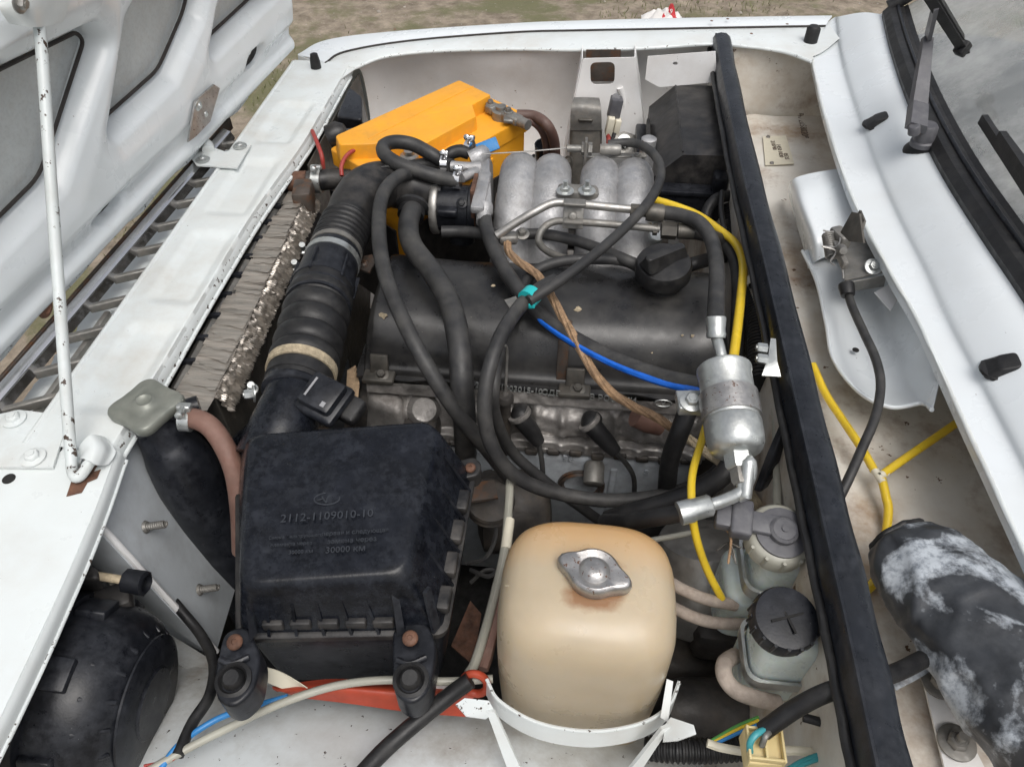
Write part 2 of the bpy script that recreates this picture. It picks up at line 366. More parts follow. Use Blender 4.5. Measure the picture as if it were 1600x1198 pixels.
def solid(vs, fs, thick):
    bm = bmesh.new(); bv = [bm.verts.new(p) for p in vs]
    for f in fs:
        try: bm.faces.new([bv[i] for i in f])
        except ValueError: pass
    bmesh.ops.recalc_face_normals(bm, faces=bm.faces[:])
    if thick: bmesh.ops.solidify(bm, geom=bm.faces[:], thickness=thick)
    bm.verts.index_update(); o = [v.co.copy() for v in bm.verts], [tuple(v.index for v in f.verts) for f in bm.faces]; bm.free(); return o
def field(o, U, Vv, nu, nv, fn, thick=0.):
    """pressed sheet: grid o + u*U + v*Vv pushed along the normal by fn(u, v) (u, v in 0..1)"""
    o, U, Vv = V(o), V(U), V(Vv); N = U.cross(Vv).normalized(); vs = []; fs = []
    for i in range(nu+1):
        for j in range(nv+1):
            u, v = i/nu, j/nv; vs.append(o+U*u+Vv*v+N*fn(u, v))
    for i in range(nu):
        for j in range(nv): a = i*(nv+1)+j; fs.append((a, a+nv+1, a+nv+2, a+1))
    return vs, fs
def bolt(p, ax, r=.006, h=.005, washer=True, n=6):
    u, v_, a = frame(V(ax)); p = V(p); g = []
    if washer: g.append(lathe([(r*1.7, 0), (r*1.7, .0015), (r*1.55, .002)], p, a, 18))
    g.append(lathe([(r, .0015), (r, h*.85), (r*.85, h)], p, a, n)); g.append(lathe([(r*.5, h), (r*.5, h+.0012)], p, a, 12)); return cat(*g)
def screw(p, ax, r=.006): return cat(lathe([(r, 0), (r, .0015), (r*.8, .003), (r*.35, .0035), (r*.3, .0022)], p, ax, 16))
def textgeo(s, size, o, X, Y, ext=.0006):
    cu = bpy.data.curves.new('t', 'FONT'); cu.body = s; cu.size = size; cu.extrude = ext; cu.align_x = 'CENTER'; cu.align_y = 'CENTER'; cu.resolution_u = 2
    ob = bpy.data.objects.new('t', cu); C.objects.link(ob); dg = bpy.context.evaluated_depsgraph_get()
    me = bpy.data.meshes.new_from_object(ob.evaluated_get(dg)); X = V(X).normalized(); Y = V(Y); Y = (Y-X*Y.dot(X)).normalized(); Z = X.cross(Y); o = V(o)
    vs = [o+X*v.co.x+Y*v.co.y+Z*v.co.z for v in me.vertices]; fs = [tuple(p.vertices) for p in me.polygons]
    bpy.data.objects.remove(ob); bpy.data.meshes.remove(me); bpy.data.curves.remove(cu); return vs, fs
def coil(p0, p1, r, wire, turns):
    p0, p1 = V(p0), V(p1); u, v_, a = frame(p1-p0); N = turns*12
    return sweep([p0.lerp(p1, i/N)+(u*math.cos(i*math.pi/6)+v_*math.sin(i*math.pi/6))*r for i in range(N+1)], wire, 6)
# ------------------------------------------------------------------ objects
OFF = {}
def mesh(name, g, m, smooth=45):
    me = bpy.data.meshes.new(name); me.from_pydata([tuple(p) for p in g[0]], [], g[1]); me.materials.append(MATS[m])
    bm = bmesh.new(); bm.from_mesh(me); bmesh.ops.recalc_face_normals(bm, faces=bm.faces[:]); bm.to_mesh(me); bm.free()
    if smooth: me.shade_smooth(); me.set_sharp_from_angle(angle=math.radians(smooth))
    return me
def tag(o, label, cat_, group=None, kind=None):
    if label: o['label'] = label
    if cat_: o['category'] = cat_
    if group: o['group'] = group
    if kind: o['kind'] = kind
    return o
def thing(name, label, cat_, loc, group=None):
    o = bpy.data.objects.new(name, None); C.objects.link(o); o.empty_display_size = .05; o.location = V(loc); OFF[o] = V(loc); return tag(o, label, cat_, group)
def part(name, g, m, parent, smooth=45, label=None, kind=None):
    off = OFF[parent]; g = ([p-off for p in g[0]], g[1]); o = bpy.data.objects.new(name, mesh(name, g, m, smooth)); C.objects.link(o)
    o.parent = parent; OFF[o] = off
    if label: o['label'] = label
    if kind: o['kind'] = kind
    return o
def single(name, g, m, label, cat_, group=None, smooth=45, kind=None):
    vs = g[0]; lo = V((sum(p.x for p in vs)/len(vs), sum(p.y for p in vs)/len(vs), min(p.z for p in vs)))
    g = ([p-lo for p in vs], g[1]); o = bpy.data.objects.new(name, mesh(name, g, m, smooth)); C.objects.link(o); o.location = lo; OFF[o] = lo
    return tag(o, label, cat_, group, kind)
def H(*pts): return [W(*p) for p in pts]
def hose(name, pts, rpx, m, label, cat_='hose', n=12, group=None, thick=None):
    P = H(*pts)
    if isinstance(rpx, (list, tuple)): r = [RM(P[min(len(P)-1, round(i*(len(P)-1)/(len(rpx)-1)))], q) for i, q in enumerate(rpx)]
    else: r = RM(P[len(P)//2], rpx)
    return single(name, tube(P, r, n), m, label, cat_, group)
def clamp_geo(p, ax, r, w_=.009, screwdir=None):
    a = V(ax).normalized(); p = V(p); u, v_, _ = frame(a); sdn = V(screwdir).normalized() if screwdir else v_
    sdn = (sdn-a*sdn.dot(a)).normalized(); side = a.cross(sdn); q = p+sdn*(r+.004)
    return cat(lathe([(r, -w_/2), (r+.0012, -w_/2), (r+.0012, w_/2), (r, w_/2)], p, a, 24),
               box(q, (w_*1.3, .010, .008), .002, (a, side, sdn)),
               lathe([(.0035, 0), (.0038, .010), (.0045, .011), (.0045, .016), (.003, .017)], q+side*.002+sdn*.001, side, 12))
# ================================================================== the setting
def sst(a, b, x):
    t = max(0., min(1., (x-a)/(b-a))); return t*t*(3-2*t)
gb = 90
gv, gf = field((-6, -3, 0), (13, 0, 0), (0, 13, 0), gb, gb, lambda u, v: .03*mnoise.noise(V((u*18, v*18, 0)))+.012*mnoise.noise(V((u*70, v*70, 3))))
gv2, gf2 = [V((-90,-90,-.06)), V((90,-90,-.06)), V((90,90,-.06)), V((-90,90,-.06))], [(0,1,2,3)]
single('ground', cat((gv, gf), (gv2, gf2)), 'ground_soil', None, None, kind='structure')
def grass():
    vs, fs = [], []
    for i in range(16000):
        x = random.uniform(-2.6, 2.4); y = random.uniform(1.75, 5.0)
        d = mnoise.noise(V((x*.9, y*1.1, 4)))+.5*mnoise.noise(V((x*4, y*4, 1)))
        if d < -.05+random.random()*.35: continue
        h = random.uniform(.010, .035); a = random.uniform(0, 6.28); w_ = .0022; ln = random.uniform(.2, 1.0)*h; b = random.uniform(0, 6.28)
        p = V((x, y, .0)); s = V((math.cos(a), math.sin(a), 0))*w_; t = V((math.cos(b)*ln, math.sin(b)*ln, h)); k = len(vs)
        vs += [p-s, p+s, p+t*.55+s*.7+V((0,0,.003)), p+t*.55-s*.7+V((0,0,.003)), p+t]; fs += [(k, k+1, k+2, k+3), (k+3, k+2, k+4)]
    return vs, fs
single('grass', grass(), 'grass', 'sparse short grass on the bare soil beyond the far wing', 'grass', kind='stuff', smooth=0)
def stones():
    gs = []
    for i in range(260):
        x = random.uniform(-2.2, 2.0); y = random.uniform(1.85, 4.6); r = random.choice((.004,.005,.006,.008,.012)); p = V((x, y, r*.4))
        g = lathe([(r*.4, -r*.5), (r, -r*.1), (r*.9, r*.3), (r*.35, r*.6)], p, (random.uniform(-.3,.3), random.uniform(-.3,.3), 1), 6, random.uniform(.6, 1)); gs.append(g)
    return cat(*gs)
single('gravel', stones(), 'stone', 'small pale stones scattered over the soil', 'gravel', kind='stuff')
# crumpled wrapper on the soil
wp = V((.235, 1.90, .012)); wp = W(1034, 31, -D+.02)
def crumple(c, sx, sy, h, seed):
    return field(c-V((sx/2, sy/2, 0)), (sx,0,0), (0,sy,0), 14, 10, lambda u, v: h*(.5+mnoise.noise(V((u*4+seed, v*4, seed))))*math.sin(math.pi*u)**.5*math.sin(math.pi*v)**.5)
t = thing('wrapper', 'crumpled white and red plastic wrapper lying on the soil beyond the wing', 'litter', wp)
part('film', solid(*crumple(wp, .20, .10, .07, 3), .001), 'litter_white', t); part('printed_film', solid(*crumple(wp+V((.03,.0,.006)), .09, .07, .075, 9), .001), 'litter_red', t)
part('lettering', textgeo('19', .03, wp+V((.03,-.03,.05)), (1,0,0), (0,.5,1)), 'litter_white', t)

# ================================================================== car body
car = thing('car_body', 'white car body round the open engine bay, with wing, cowl, bulkhead and inner panels', 'car', (-.05, .85, .25))
ZF = D-.05
RECS = [(.525, .665), (.715, .865), (.915, 1.065), (1.125, 1.265)]
def panel_h(u, v):
    x = -.568+.122*u; y = .47+.97*v; h = 0.
    for a, b in RECS:
        sy = sst(a-.012, a+.012, y)*(1-sst(b-.012, b+.012, y)); sx = sst(-.548, -.530, x)*(1-sst(-.492, -.474, x)); h -= .006*sx*sy
    h += .0009*mnoise.noise(V((x*9, y*9, 2)))
    return h
def xin(y): return -.445-.026*sst(.34,.48,y)+.016*sst(.88,1.16,y)
def panel_geo():
    vs, fs = [], []; nu, nv = 60, 260
    for i in range(nu+1):
        for k in range(nv+1):
            u, v = i/nu, k/nv; y = .47+.97*v; x = -.568+(xin(y)+.568)*u; vs.append(V((x, y, ZF+panel_h((x+.568)/.122 if u < .94 else .9, v)-.020*sst(.955,1,u)**2+.0012*sst(.9,1,u)*mnoise.noise(V((0,y*30,0))))))
    for i in range(nu):
        for k in range(nv): q = i*(nv+1)+k; fs.append((q, q+nv+1, q+nv+2, q+1))
    return vs, fs
fp = part('front_panel', panel_geo(), 'panel_paint', car, 60)
part('panel_edge', tube([V((xin(y)+.001, y, ZF-.0205+.001*math.sin(y*19))) for y in [.47+.05*i for i in range(20)]], .0030, 8), 'chipped_paint', fp, label='inner edge of the front panel with paint chipped to dark metal')
part('edge_face', rings([[V((xin(y)-.0035, y, ZF-.0045)), V((xin(y)+.0012, y, ZF-.012)), V((xin(y)+.0004, y, ZF-.0205))] for y in [.47+.02*i for i in range(49)]], caps=False, closed=False), 'chipped_paint', fp)
ny = [.50,.53,.57,.60,.625]; part('notch_gusset', patch([[V((xin(y)+.002, y, ZF-.018)) for y in ny], [V((xin(y)+.002+o, y, ZF-.019)) for y, o in zip(ny, (.004,.012,.016,.012,.003))]], .0015, 4, 3), 'panel_paint', fp) if 0 else None
part('outer_edge', tube([V((-.568, .47+i*.107, ZF-.001)) for i in range(10)], .0035, 8), 'panel_paint', fp)
# near end of the front panel, wider, with bolt holes
nearP = [(-.83, -.05), (-.425, -.05), (-.436, .20), (-.446, .32), (-.456, .40), (-.4685, .472), (-.60, .475), (-.66, .50), (-.83, .50)]
part('panel_end', plate([V((x, y, ZF-.0035)) for x, y in nearP], .002, nrm=(0,0,1)), 'panel_paint', fp)
el = [(-.425,-.05),(-.436,.20),(-.446,.32),(-.456,.40),(-.4695,.475)]
part('lip', patch([[V((x,y,ZF-.004)) for x, y in el], [V((x+.003,y,ZF-.010)) for x, y in el], [V((x+.0035,y,ZF-.022)) for x, y in el]], .0015, 6, 3), 'panel_paint', fp)
part('lip_edge', tube([V((x+.0035,y,ZF-.022)) for x, y in el], .0022, 8), 'chipped_paint', fp)
part('bolt_hole', lathe([(.0065, 0), (.0065, .0006)], W(14, 748, -.0535), (0,0,1), 16), 'dark_void', fp)
part('bolt_hole', lathe([(.005, 0), (.005, .0006)], W(90, 702, -.0535), (0,0,1), 16), 'dark_void', fp)
for Q in ([(146,662),(158,655),(164,668),(160,684),(150,678),(143,670)], [(146,738),(158,734),(152,748),(138,754),(130,750),(140,745)], [(84,702),(98,682),(92,700),(84,712)]):
    part('rust_patch', plate([V(p)+V((0,0,.0012)) for p in H(*[(x, y, -.0535) for x, y in Q])], .0006, nrm=(0,0,1)), 'rusty', fp)
part('rust_patch', plate([V(p)+V((0,0,.0008)) for p in H((118,735,-.0535),(140,716,-.0535),(152,728,-.0535),(128,770,-.0535),(104,776,-.0535),(112,752,-.0535))], .0006, nrm=(0,0,1)), 'rusty', fp)
# folded metal clip holding the bonnet stay
c0 = W(150, 700, -.045)
part('stay_clip', patch([H((119,712,-.052),(126,694,-.036),(140,680,-.030),(155,680,-.036),(168,686,-.046),(181,704,-.050)), H((124,718,-.052),(131,704,-.036),(146,696,-.030),(162,698,-.036),(172,706,-.046),(179,712,-.050)), H((122,728,-.052),(126,716,-.036),(140,720,-.032),(152,726,-.038),(162,727,-.046),(170,725,-.050))], .0018, 7, 7), 'panel_paint', fp)
part('rubber_buffer', lathe([(.010, 0), (.0095, .012), (.007, .026), (.003, .028)], W(494, 106, -.05), (0, 0, 1), 16), 'rubber', fp)
# far wing
def lipz(x): return D-.05+.055*sst(-.5, .3, x)
def row(pts, dz): 
    out = []
    for px, py in pts:
        p = W(px, py, 0)
        for _ in range(4): p = W(px, py, lipz(p.x)-D+dz)
        out.append(p)
    return out
lip = row([(452,262),(505,180),(553,106),(600,88),(680,79),(800,76),(900,77),(1010,74),(1110,68),(1170,72),(1225,80),(1268,95)], -.004)
lip0 = row([(553,106),(600,88),(680,79),(800,76),(900,77),(1010,74),(1110,68),(1170,72),(1225,80),(1268,95)], -.004)
seam = row([(508,98),(540,80),(640,63),(800,50),(900,47),(1010,45),(1110,43),(1170,42),(1225,41),(1290,40)], .0)
crea = row([(466,86),(510,64),(610,51),(800,38),(900,34),(1010,31),(1110,29),(1170,28),(1225,27),(1300,26)], .003)
outr = [p+V((0, .05, -.035)) for p in crea]; outr2 = [p+V((0, .075, -.20)) for p in crea]; outr3 = [p+V((0, .06, -.5)) for p in crea]
wing = part('front_wing', patch([seam, [a.lerp(b, .5)+V((0,0,.002)) for a, b in zip(seam, crea)], crea, [p+V((0,.010,-.002)) for p in crea], [p+V((0,.022,-.010)) for p in crea], outr, outr2, outr3], .0015, 6, 5), 'white_paint', car, 50)
gut = part('wing_flange', patch([lip0, [a.lerp(b, .5)+V((0,0,.001)) for a, b in zip(lip0, seam)], [p+V((0,.006,-.003)) for p in seam]], .0015, 6, 4), 'panel_paint', wing, 50)
part('wing_nose', patch([[crea[0], crea[0].lerp(seam[0],.5)+V((-.006,0,0)), seam[0]], [p+V((-.004,-.002,-.05)) for p in (crea[0], crea[0].lerp(seam[0],.5)+V((-.006,0,0)), seam[0])]], .0015), 'white_paint', wing)
part('corner_fillet', patch([[seam[0]+V((.004,0,-.002)), lip0[0]+V((.004,.0,-.001))], [V((-.560,1.43,ZF-.002)), V((-.462,1.36,ZF-.0015))]], .0012, 4, 4), 'panel_paint', wing)
part('seam_sealer', tube([p+V((0,-.001,-.0005)) for p in seam], .0018, 6), 'mastic_gap_shade', wing)
part('flange_edge', tube([p+V((0,0,-.002)) for p in lip0], .0032, 8), 'chipped_paint', wing)
for px, py in ((617,46),(1137,30),(1230,38),(1112,33),(1174,53)):
    part('paint_chip', lathe([(.003, 0), (.0025, .0006)], row([(px, py)], .010)[0], (0,0,1), 7), 'rusty', wing)
part('rubber_buffer', lathe([(.0125, 0), (.0125, .024), (.009, .029), (.003, .030)], W(1266, 66, .003), (0, 0, 1), 16), 'rubber', wing)
# inner wing wall hanging from the flange
wl = lip0[:8]
rows = [[p+V((0, .010, -.003)) for p in wl]]
for dy, dz in ((.030,-.03),(.045,-.10),(.035,-.18),(-.01,-.26),(-.07,-.36),(-.16,-.48)):
    rows.append([p+V((.10*(1-sst(-.40,-.25,p.x))*min(1, -dz*4)*0, dy+.02*math.sin(p.x*9), dz)) for p in wl])
inw = part('inner_wing', patch(rows, .0015, 6, 5), 'inner_white', car, 50)
# dark corner panel closing the bay behind the far lamp
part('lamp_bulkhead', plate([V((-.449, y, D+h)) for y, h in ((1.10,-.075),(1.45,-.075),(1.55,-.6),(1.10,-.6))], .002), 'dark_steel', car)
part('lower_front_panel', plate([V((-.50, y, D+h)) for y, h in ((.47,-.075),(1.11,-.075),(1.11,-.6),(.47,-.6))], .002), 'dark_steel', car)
# box section (suspension turret leg) with a rounded opening
yb = 1.405
def bx(px, py, dy=0): return WY(px, py, yb+dy)
outl = [bx(911,92),bx(992,90),bx(1000,150),bx(1012,262,-.06),bx(1012,420,-.1),bx(868,420,-.1),bx(880,270,-.06),bx(897,160)]
outl = [V((p.x, yb-.05*sst(-.05, -.3, p.z-D), p.z)) for p in outl]
hole = roundpoly([bx(922,98),bx(961,97),bx(960,132),bx(923,133)], .012, 5); hole = [V((p.x, yb, p.z)) for p in hole]
tur = part('turret_leg', plate(outl, .002, [hole], nrm=(0,-1,0)), 'inner_white', inw)
part('leg_side', cat(plate([outl[0]+V((-.0008,.0,0)), outl[7]+V((-.0008,0,0)), outl[6]+V((-.0008,0,0)), outl[6]+V((-.002,.09,0)), outl[0]+V((-.002,.06,0))], .0015),
     plate([outl[1]+V((.0008,0,0)), outl[2]+V((.0008,0,0)), outl[3]+V((.0008,0,0)), outl[3]+V((.002,.09,0)), outl[1]+V((.002,.06,0))], .0015)), 'inner_white', tur)
part('opening_back', plate([p+V((0,.035,0)) for p in (bx(915,90),bx(970,90),bx(970,140),bx(915,140))], .001), 'rust_metal', tur)
for x0 in (.958, .985): pass
part('pressed_bead', tube([V((bx(973,95).x, yb-.001, D-.06)), V((bx(978,150).x, yb-.001, D-.10)), V((bx(985,250).x, yb-.02, D-.2))], .006, 10), 'inner_white', tur)
part('gusset', plate([WY(1012,88,1.39),WY(1118,80,1.39),WY(1120,128,1.385),WY(1030,136,1.385),WY(1008,124,1.387)], .002, [[WY(1055+4*math.cos(a), 99+3*math.sin(a), 1.389) for a in [i*.785 for i in range(8)]]]), 'inner_white', inw)
# bulkhead below the seal
XB = .232
part('bulkhead', field((XB, -.1, D-.012), (0, 0, -.62), (0, 1.56, 0), 40, 90, lambda u, v: .004*mnoise.noise(V((u*5, v*9, 1)))-.010*sst(.25,.32,u)), 'plenum_paint', car, 60)
# added dark sheet: hides the ground and stands for shade below the engine
part('bay_shade_sheet', field((-.75, .0, D-.66), (1.1, 0, 0), (0, 1.6, 0), 20, 30, lambda u, v: .05*mnoise.noise(V((u*5, v*7, 6)))), 'dark_void', car, 60)
# weatherstrip on top of the bulkhead: hollow rubber section
sealpx = [(1128,62),(1140,130),(1170,270),(1210,430),(1255,620),(1300,810),(1345,1000),(1385,1180),(1420,1330)]
sp_ = [W(px, py, 0) for px, py in sealpx]
prof = [(-.017,-.030),(-.017,.003),(-.013,.010),(-.004,.013),(.006,.012),(.014,.006),(.018,-.004),(.018,-.030)]
srings = []
pp = crom(sp_, 8)
for i, p in enumerate(pp):
    k = 1+.04*math.sin(i*.9); srings.append([V((p.x+a*k, p.y, p.z+b*k)) for a, b in prof])
seal = part('weatherstrip', rings(srings), 'seal_rubber', car, 40)
part('sealing_lip', sweep([p+V((-.020, 0, -.018+.001*math.sin(i*1.7))) for i, p in enumerate(pp)], .0042, 8), 'rubber', seal)
part('sealing_ridge', sweep([p+V((-.0125, 0, .0095)) for p in pp], .0022, 6), 'seal_rubber', seal)
# plenum behind the bulkhead
ZP = D-.13
pf = part('plenum_floor', field((.245, -.1, ZP), (.33, 0, 0), (0, 1.56, 0), 50, 140, lambda u, v: .004*mnoise.noise(V((u*4, v*12, 3)))+.10*sst(.75, 1., u)+.004*sst(.2,.25,u)), 'plenum_paint', car, 60)
part('plenum_end', plate([V((.24, 1.47, ZP-.01)), V((.52, 1.47, ZP-.01)), V((.52, 1.475, D-.005)), V((.24, 1.475, D-.005))], .002), 'plenum_paint', pf)
part('rear_wall', plate([V((.50, -.1, ZP-.02)), V((.50, 1.5, ZP-.02)), V((.46, 1.5, D-.01)), V((.46, -.1, D-.01))], .002), 'plenum_paint', pf)
part('front_step', plate([V((.2475, -.1, ZP-.02)), V((.2475, 1.46, ZP-.02)), V((.2475, 1.46, D-.02)), V((.2475, -.1, D-.02))], .0015), 'plenum_paint', pf)
ip = [W(1192,213,-.122), W(1228,212,-.122), W(1241,256,-.122), W(1196,258,-.122)]
pl = part('identity_plate', plate(ip, .0012, nrm=(0,0,1)), 'ivory', pf, label='small stamped metal plate riveted to the plenum floor')
for px, py in ((1200,214),(1206,255)): part('rivet', lathe([(.004,0),(.003,.002)], W(px, py, -.121), (0,0,1), 10), 'zinc_worn', pl)
X = (ip[2]-ip[1]).normalized()
for k, s in enumerate(('210740', '1450 1030', '0535')):
    part('stamping', textgeo(s, .011, ip[0].lerp(ip[2], .35+.2*k)+V((0,0,.0006)), X, (1,0,0), .0003), 'stamp_dark', pl)
vc = W(1251, 182, -.126); part('stamping', textgeo('*XTK210740 2058020*', .018, vc, (W(1247,155,-.126)-W(1258,205,-.126))*-1, (1,0,0), .0005), 'stamp_dark', pf)
# heater intake box and the folded tongue of sheet metal
hb = [(1232,292,-.05),(1240,280,-.045),(1330,262,-.035),(1345,300,-.035)]
patch_rows = [H((1231,300,-.105),(1236,283,-.055),(1262,272,-.042),(1332,260,-.035)),
              H((1243,345,-.105),(1248,318,-.045),(1275,300,-.035),(1342,300,-.035)),
              H((1256,390,-.105),(1268,372,-.055),(1292,362,-.045),(1366,358,-.04)),
              H((1262,420,-.108),(1275,408,-.075),(1305,400,-.07),(1380,405,-.06))]
part('intake_box', patch(patch_rows, .0012, 8, 8), 'white_paint', pf)
tongue = [H((1254,392,-.085),(1290,385,-.08),(1345,400,-.075),(1400,420,-.06)),
          H((1276,440,-.083),(1312,436,-.088),(1370,445,-.085),(1425,470,-.045)),
          H((1291,505,-.080),(1325,505,-.090),(1385,510,-.085),(1448,530,-.035)),
          H((1302,560,-.075),(1340,566,-.090),(1400,566,-.080),(1470,585,-.03)),
          H((1342,612,-.070),(1372,612,-.085),(1420,605,-.075),(1466,600,-.03)),
          H((1392,636,-.066),(1410,634,-.072),(1440,630,-.06),(1456,640,-.04))]
tg = part('folded_tongue', patch(tongue, .0012, 8, 6), 'white_paint', pf)
part('drilled_hole', lathe([(.0042,0),(.0042,.0008)], W(1337,547,-.083), (0,0,1), 12), 'dark_void', tg)
part('turned_edge', tube([a[0] for a in tongue]+[tongue[5][2], tongue[5][3]], .0026, 8), 'white_paint', tg)
part('stiffener', plate(H((1366,458,-.05),(1398,440,-.045),(1412,455,-.045),(1391,486,-.05)), .0015), 'inner_white', tg)
# cowl
def crow(pts, h0): return [W(px, py, h0+.0*i) for i, (px, py) in enumerate(pts)]
ci = crow([(1262,60),(1270,95),(1290,180),(1330,300),(1390,420),(1436,500),(1500,640),(1570,790),(1640,940),(1760,1180)], -.004)
ck = crow([(1300,30),(1308,92),(1332,180),(1376,300),(1434,420),(1472,500),(1545,640),(1620,790),(1690,940),(1810,1180)], .002)
ck2 = crow([(1312,26),(1322,88),(1350,178),(1398,300),(1458,418),(1498,500),(1572,640),(1650,790),(1720,940),(1850,1180)], .014)
wsb = [(1386,24),(1400,80),(1428,160),(1476,260),(1540,362),(1600,450),(1700,600),(1810,760),(1930,930),(2100,1180)]
cw = crow(wsb, .05); cm = [a.lerp(b, .5)+V((0,0,.006)) for a, b in zip(ck2, cw)]
cowl = part('cowl_panel', patch([ci, ck, ck2, cm, cw], .0015, 7, 6), 'white_paint', car, 60)
part('cowl_edge', patch([[p+V((.001,0,-.0015)) for p in ci], [p+V((.004,0,-.018)) for p in ci]], .0015, 6, 3), 'white_paint', cowl)
part('edge_bead', tube([p+V((0,0,-.002)) for p in ci], .0028, 8), 'panel_paint', cowl)
part('corner_rise', patch([H((1228,84,-.002),(1262,72,.002),(1296,40,.006)), H((1250,92,-.004),(1280,84,.002),(1312,60,.010))], .001), 'panel_paint', cowl)
for px, py, h in ((1367,190,.022),(1561,573,.022)):
    p = W(px, py, h); nz = part('washer_nozzle', cat(rprism([p+V((-.016,-.013,-.007)), p+V((.016,-.013,-.006)), p+V((.018,.014,-.006)), p+V((-.012,.016,-.006))],
        [p+V((-.006,-.012,.006)), p+V((.015,-.012,.014)), p+V((.016,.011,.014)), p+V((-.002,.012,.006))], .006, .003)), 'rubber', cowl)
    part('flange', lathe([(.017,-.007),(.0165,-.004),(.013,-.003)], p, (0,0,1), 18), 'rubber', nz)
# windscreen: rubber gasket with glass sloping up and back
def wsrow(dx, dz): return [p+V((dx, -.00*i, dz)) for i, p in enumerate(cw)]
gk = part('windscreen_gasket', rings([[p+V((a, 0, b)) for a, b in ((-.008,-.006),(-.010,.006),(-.002,.016),(.012,.018),(.024,.016),(.030,.020),(.026,.004),(.010,-.006))] for p in crom(cw, 7)]), 'rubber', car, 40)
part('gasket_trim', sweep([p+V((.012, 0, .019)) for p in crom(cw, 7)], .003, 8), 'black_plastic', gk)
gl = [wsrow(.024, .012), wsrow(.13, .10), wsrow(.25, .20), wsrow(.38, .31)]
ws = part('windscreen', patch(gl, .004, 6, 4), 'windscreen_glass', car, 60)
part('dashboard', field((.53, .0, D+.01), (.5, 0, 0), (0, 1.5, 0), 16, 30, lambda u, v: .012*math.sin(u*6)), 'grey_plastic', car, 60)
part('far_pillar', patch([[cw[0]+V((-.012,.012,-.012)), cw[0]+V((.12,.012,.10)), cw[0]+V((.40,.012,.34))], [cw[0]+V((-.012,.05,-.03)), cw[0]+V((.12,.05,.08)), cw[0]+V((.40,.05,.32))]], .002), 'white_paint', car)
part('pillar_gasket', tube([cw[0]+V((.0,.004,.012)), cw[0]+V((.12,.004,.11)), cw[0]+V((.40,.004,.345))], .012, 10), 'rubber', gk)
# near inner wing: wheel arch, rail, splash panels
arch = [H((120,1010,-.33),(250,1030,-.30),(420,1062,-.27),(600,1080,-.255),(760,1095,-.25),(900,1120,-.27),(1100,1150,-.33)),
        H((120,1075,-.28),(250,1085,-.255),(420,1098,-.235),(600,1108,-.225),(760,1125,-.22),(900,1150,-.235),(1100,1180,-.30)),
        H((120,1180,-.24),(250,1170,-.225),(420,1165,-.21),(600,1165,-.205),(760,1175,-.20),(900,1195,-.215),(1100,1215,-.27)),
        H((120,1330,-.22),(250,1330,-.20),(420,1330,-.185),(600,1330,-.18),(760,1330,-.18),(900,1330,-.19),(1100,1330,-.24))]
ar = part('wheel_arch', patch(arch, .0015, 8, 8), 'arch_paint', car, 60)
part('arch_skirt', patch([arch[0], [p+V((0,.03,-.10)) for p in arch[0]], [p+V((0,.04,-.30)) for p in arch[0]]], .0015, 6, 4), 'inner_grey', ar)
A_, B_, C_, D_ = W(190,668,-.065), W(138,800,-.065), W(338,1018,-.315), W(372,905,-.335)
sp1 = part('splash_panel', plate([A_, B_, C_, D_, W(300,690,-.22)], .0015), 'inner_grey', car, label='bluish grey splash panel with bolts beside the radiator')
part('flange', tube([B_+V((-.001,0,0)), B_.lerp(C_, .5), C_], .004, 8), 'inner_white', sp1)
n1 = (C_-B_).cross(A_-B_).normalized(); n1 = n1 if n1.dot(EYE-B_) > 0 else -n1
for px, py in ((228,823),(312,921)):
    p = WP(px, py, B_, n1); part('stud', cat(lathe([(.0075,0),(.0055,.003)], p, n1, 12), coil(p, p+(n1+V((.5,0,.1)))*.016, .0033, .0014, 9), lathe([(.0036,0),(.0036,.020)], p, n1+V((.5,0,.1)), 10)), 'dull_steel', sp1)
part('lower_panel', plate([B_+V((.0,-.004,-.004)), C_+V((0,-.004,-.004)), W(255,985,-.33), W(150,900,-.25), W(118,860,-.12)], .0015), 'inner_grey', sp1)
part('rail_bracket', patch([H((205,965,-.30),(255,985,-.30),(330,1030,-.30)), H((190,1000,-.285),(245,1020,-.285),(330,1065,-.285))], .002), 'arch_paint', ar)
# ================================================================== open bonnet
HB = V((-.711, 0, D-.045)); HV = V((.094, 1, 0)).normalized(); HN = HV.cross(V((.17, 0, 1))).normalized(); HU = HN.cross(HV).normalized()
def HP(px, py, off=0.): return WP(px, py, HB+HN*off, HN)
def huv(p): q = p-HB; return q.dot(HV), q.dot(HU)
RECP = [[(-60,165),(150,58),(161,72),(92,284),(-60,440)], [(205,40),(235,-20),(320,-20),(312,22),(272,116),(180,201)], [(335,76),(346,20),(365,-25),(440,-25)],
        [(-60,-180),(60,-120),(20,-20),(-60,30)]]
polys = [[huv(HP(*q)) for q in P] for P in RECP]
def sdpoly(x, y, P):
    d = 1e9; ins = False; n = len(P)
    for i in range(n):
        x1, y1 = P[i]; x2, y2 = P[(i+1) % n]; ex, ey = x2-x1, y2-y1; wx, wy = x-x1, y-y1
        t_ = max(0, min(1, (wx*ex+wy*ey)/(ex*ex+ey*ey))); d = min(d, math.hypot(wx-ex*t_, wy-ey*t_))
        if (y1 > y) != (y2 > y) and x < ex*(y-y1)/(y2-y1)+x1: ins = not ins
    return -d if ins else d
slots = [(392,88,.040,.017),(170,324,.040,.015),(0,132,.018,.024),(234,4,.022,.014)]
SL = [(*huv(HP(px, py)), a, b, px) for px, py, a, b in slots]
HY0, HY1, HU0, HU1 = .32, 1.475, -.01, .56
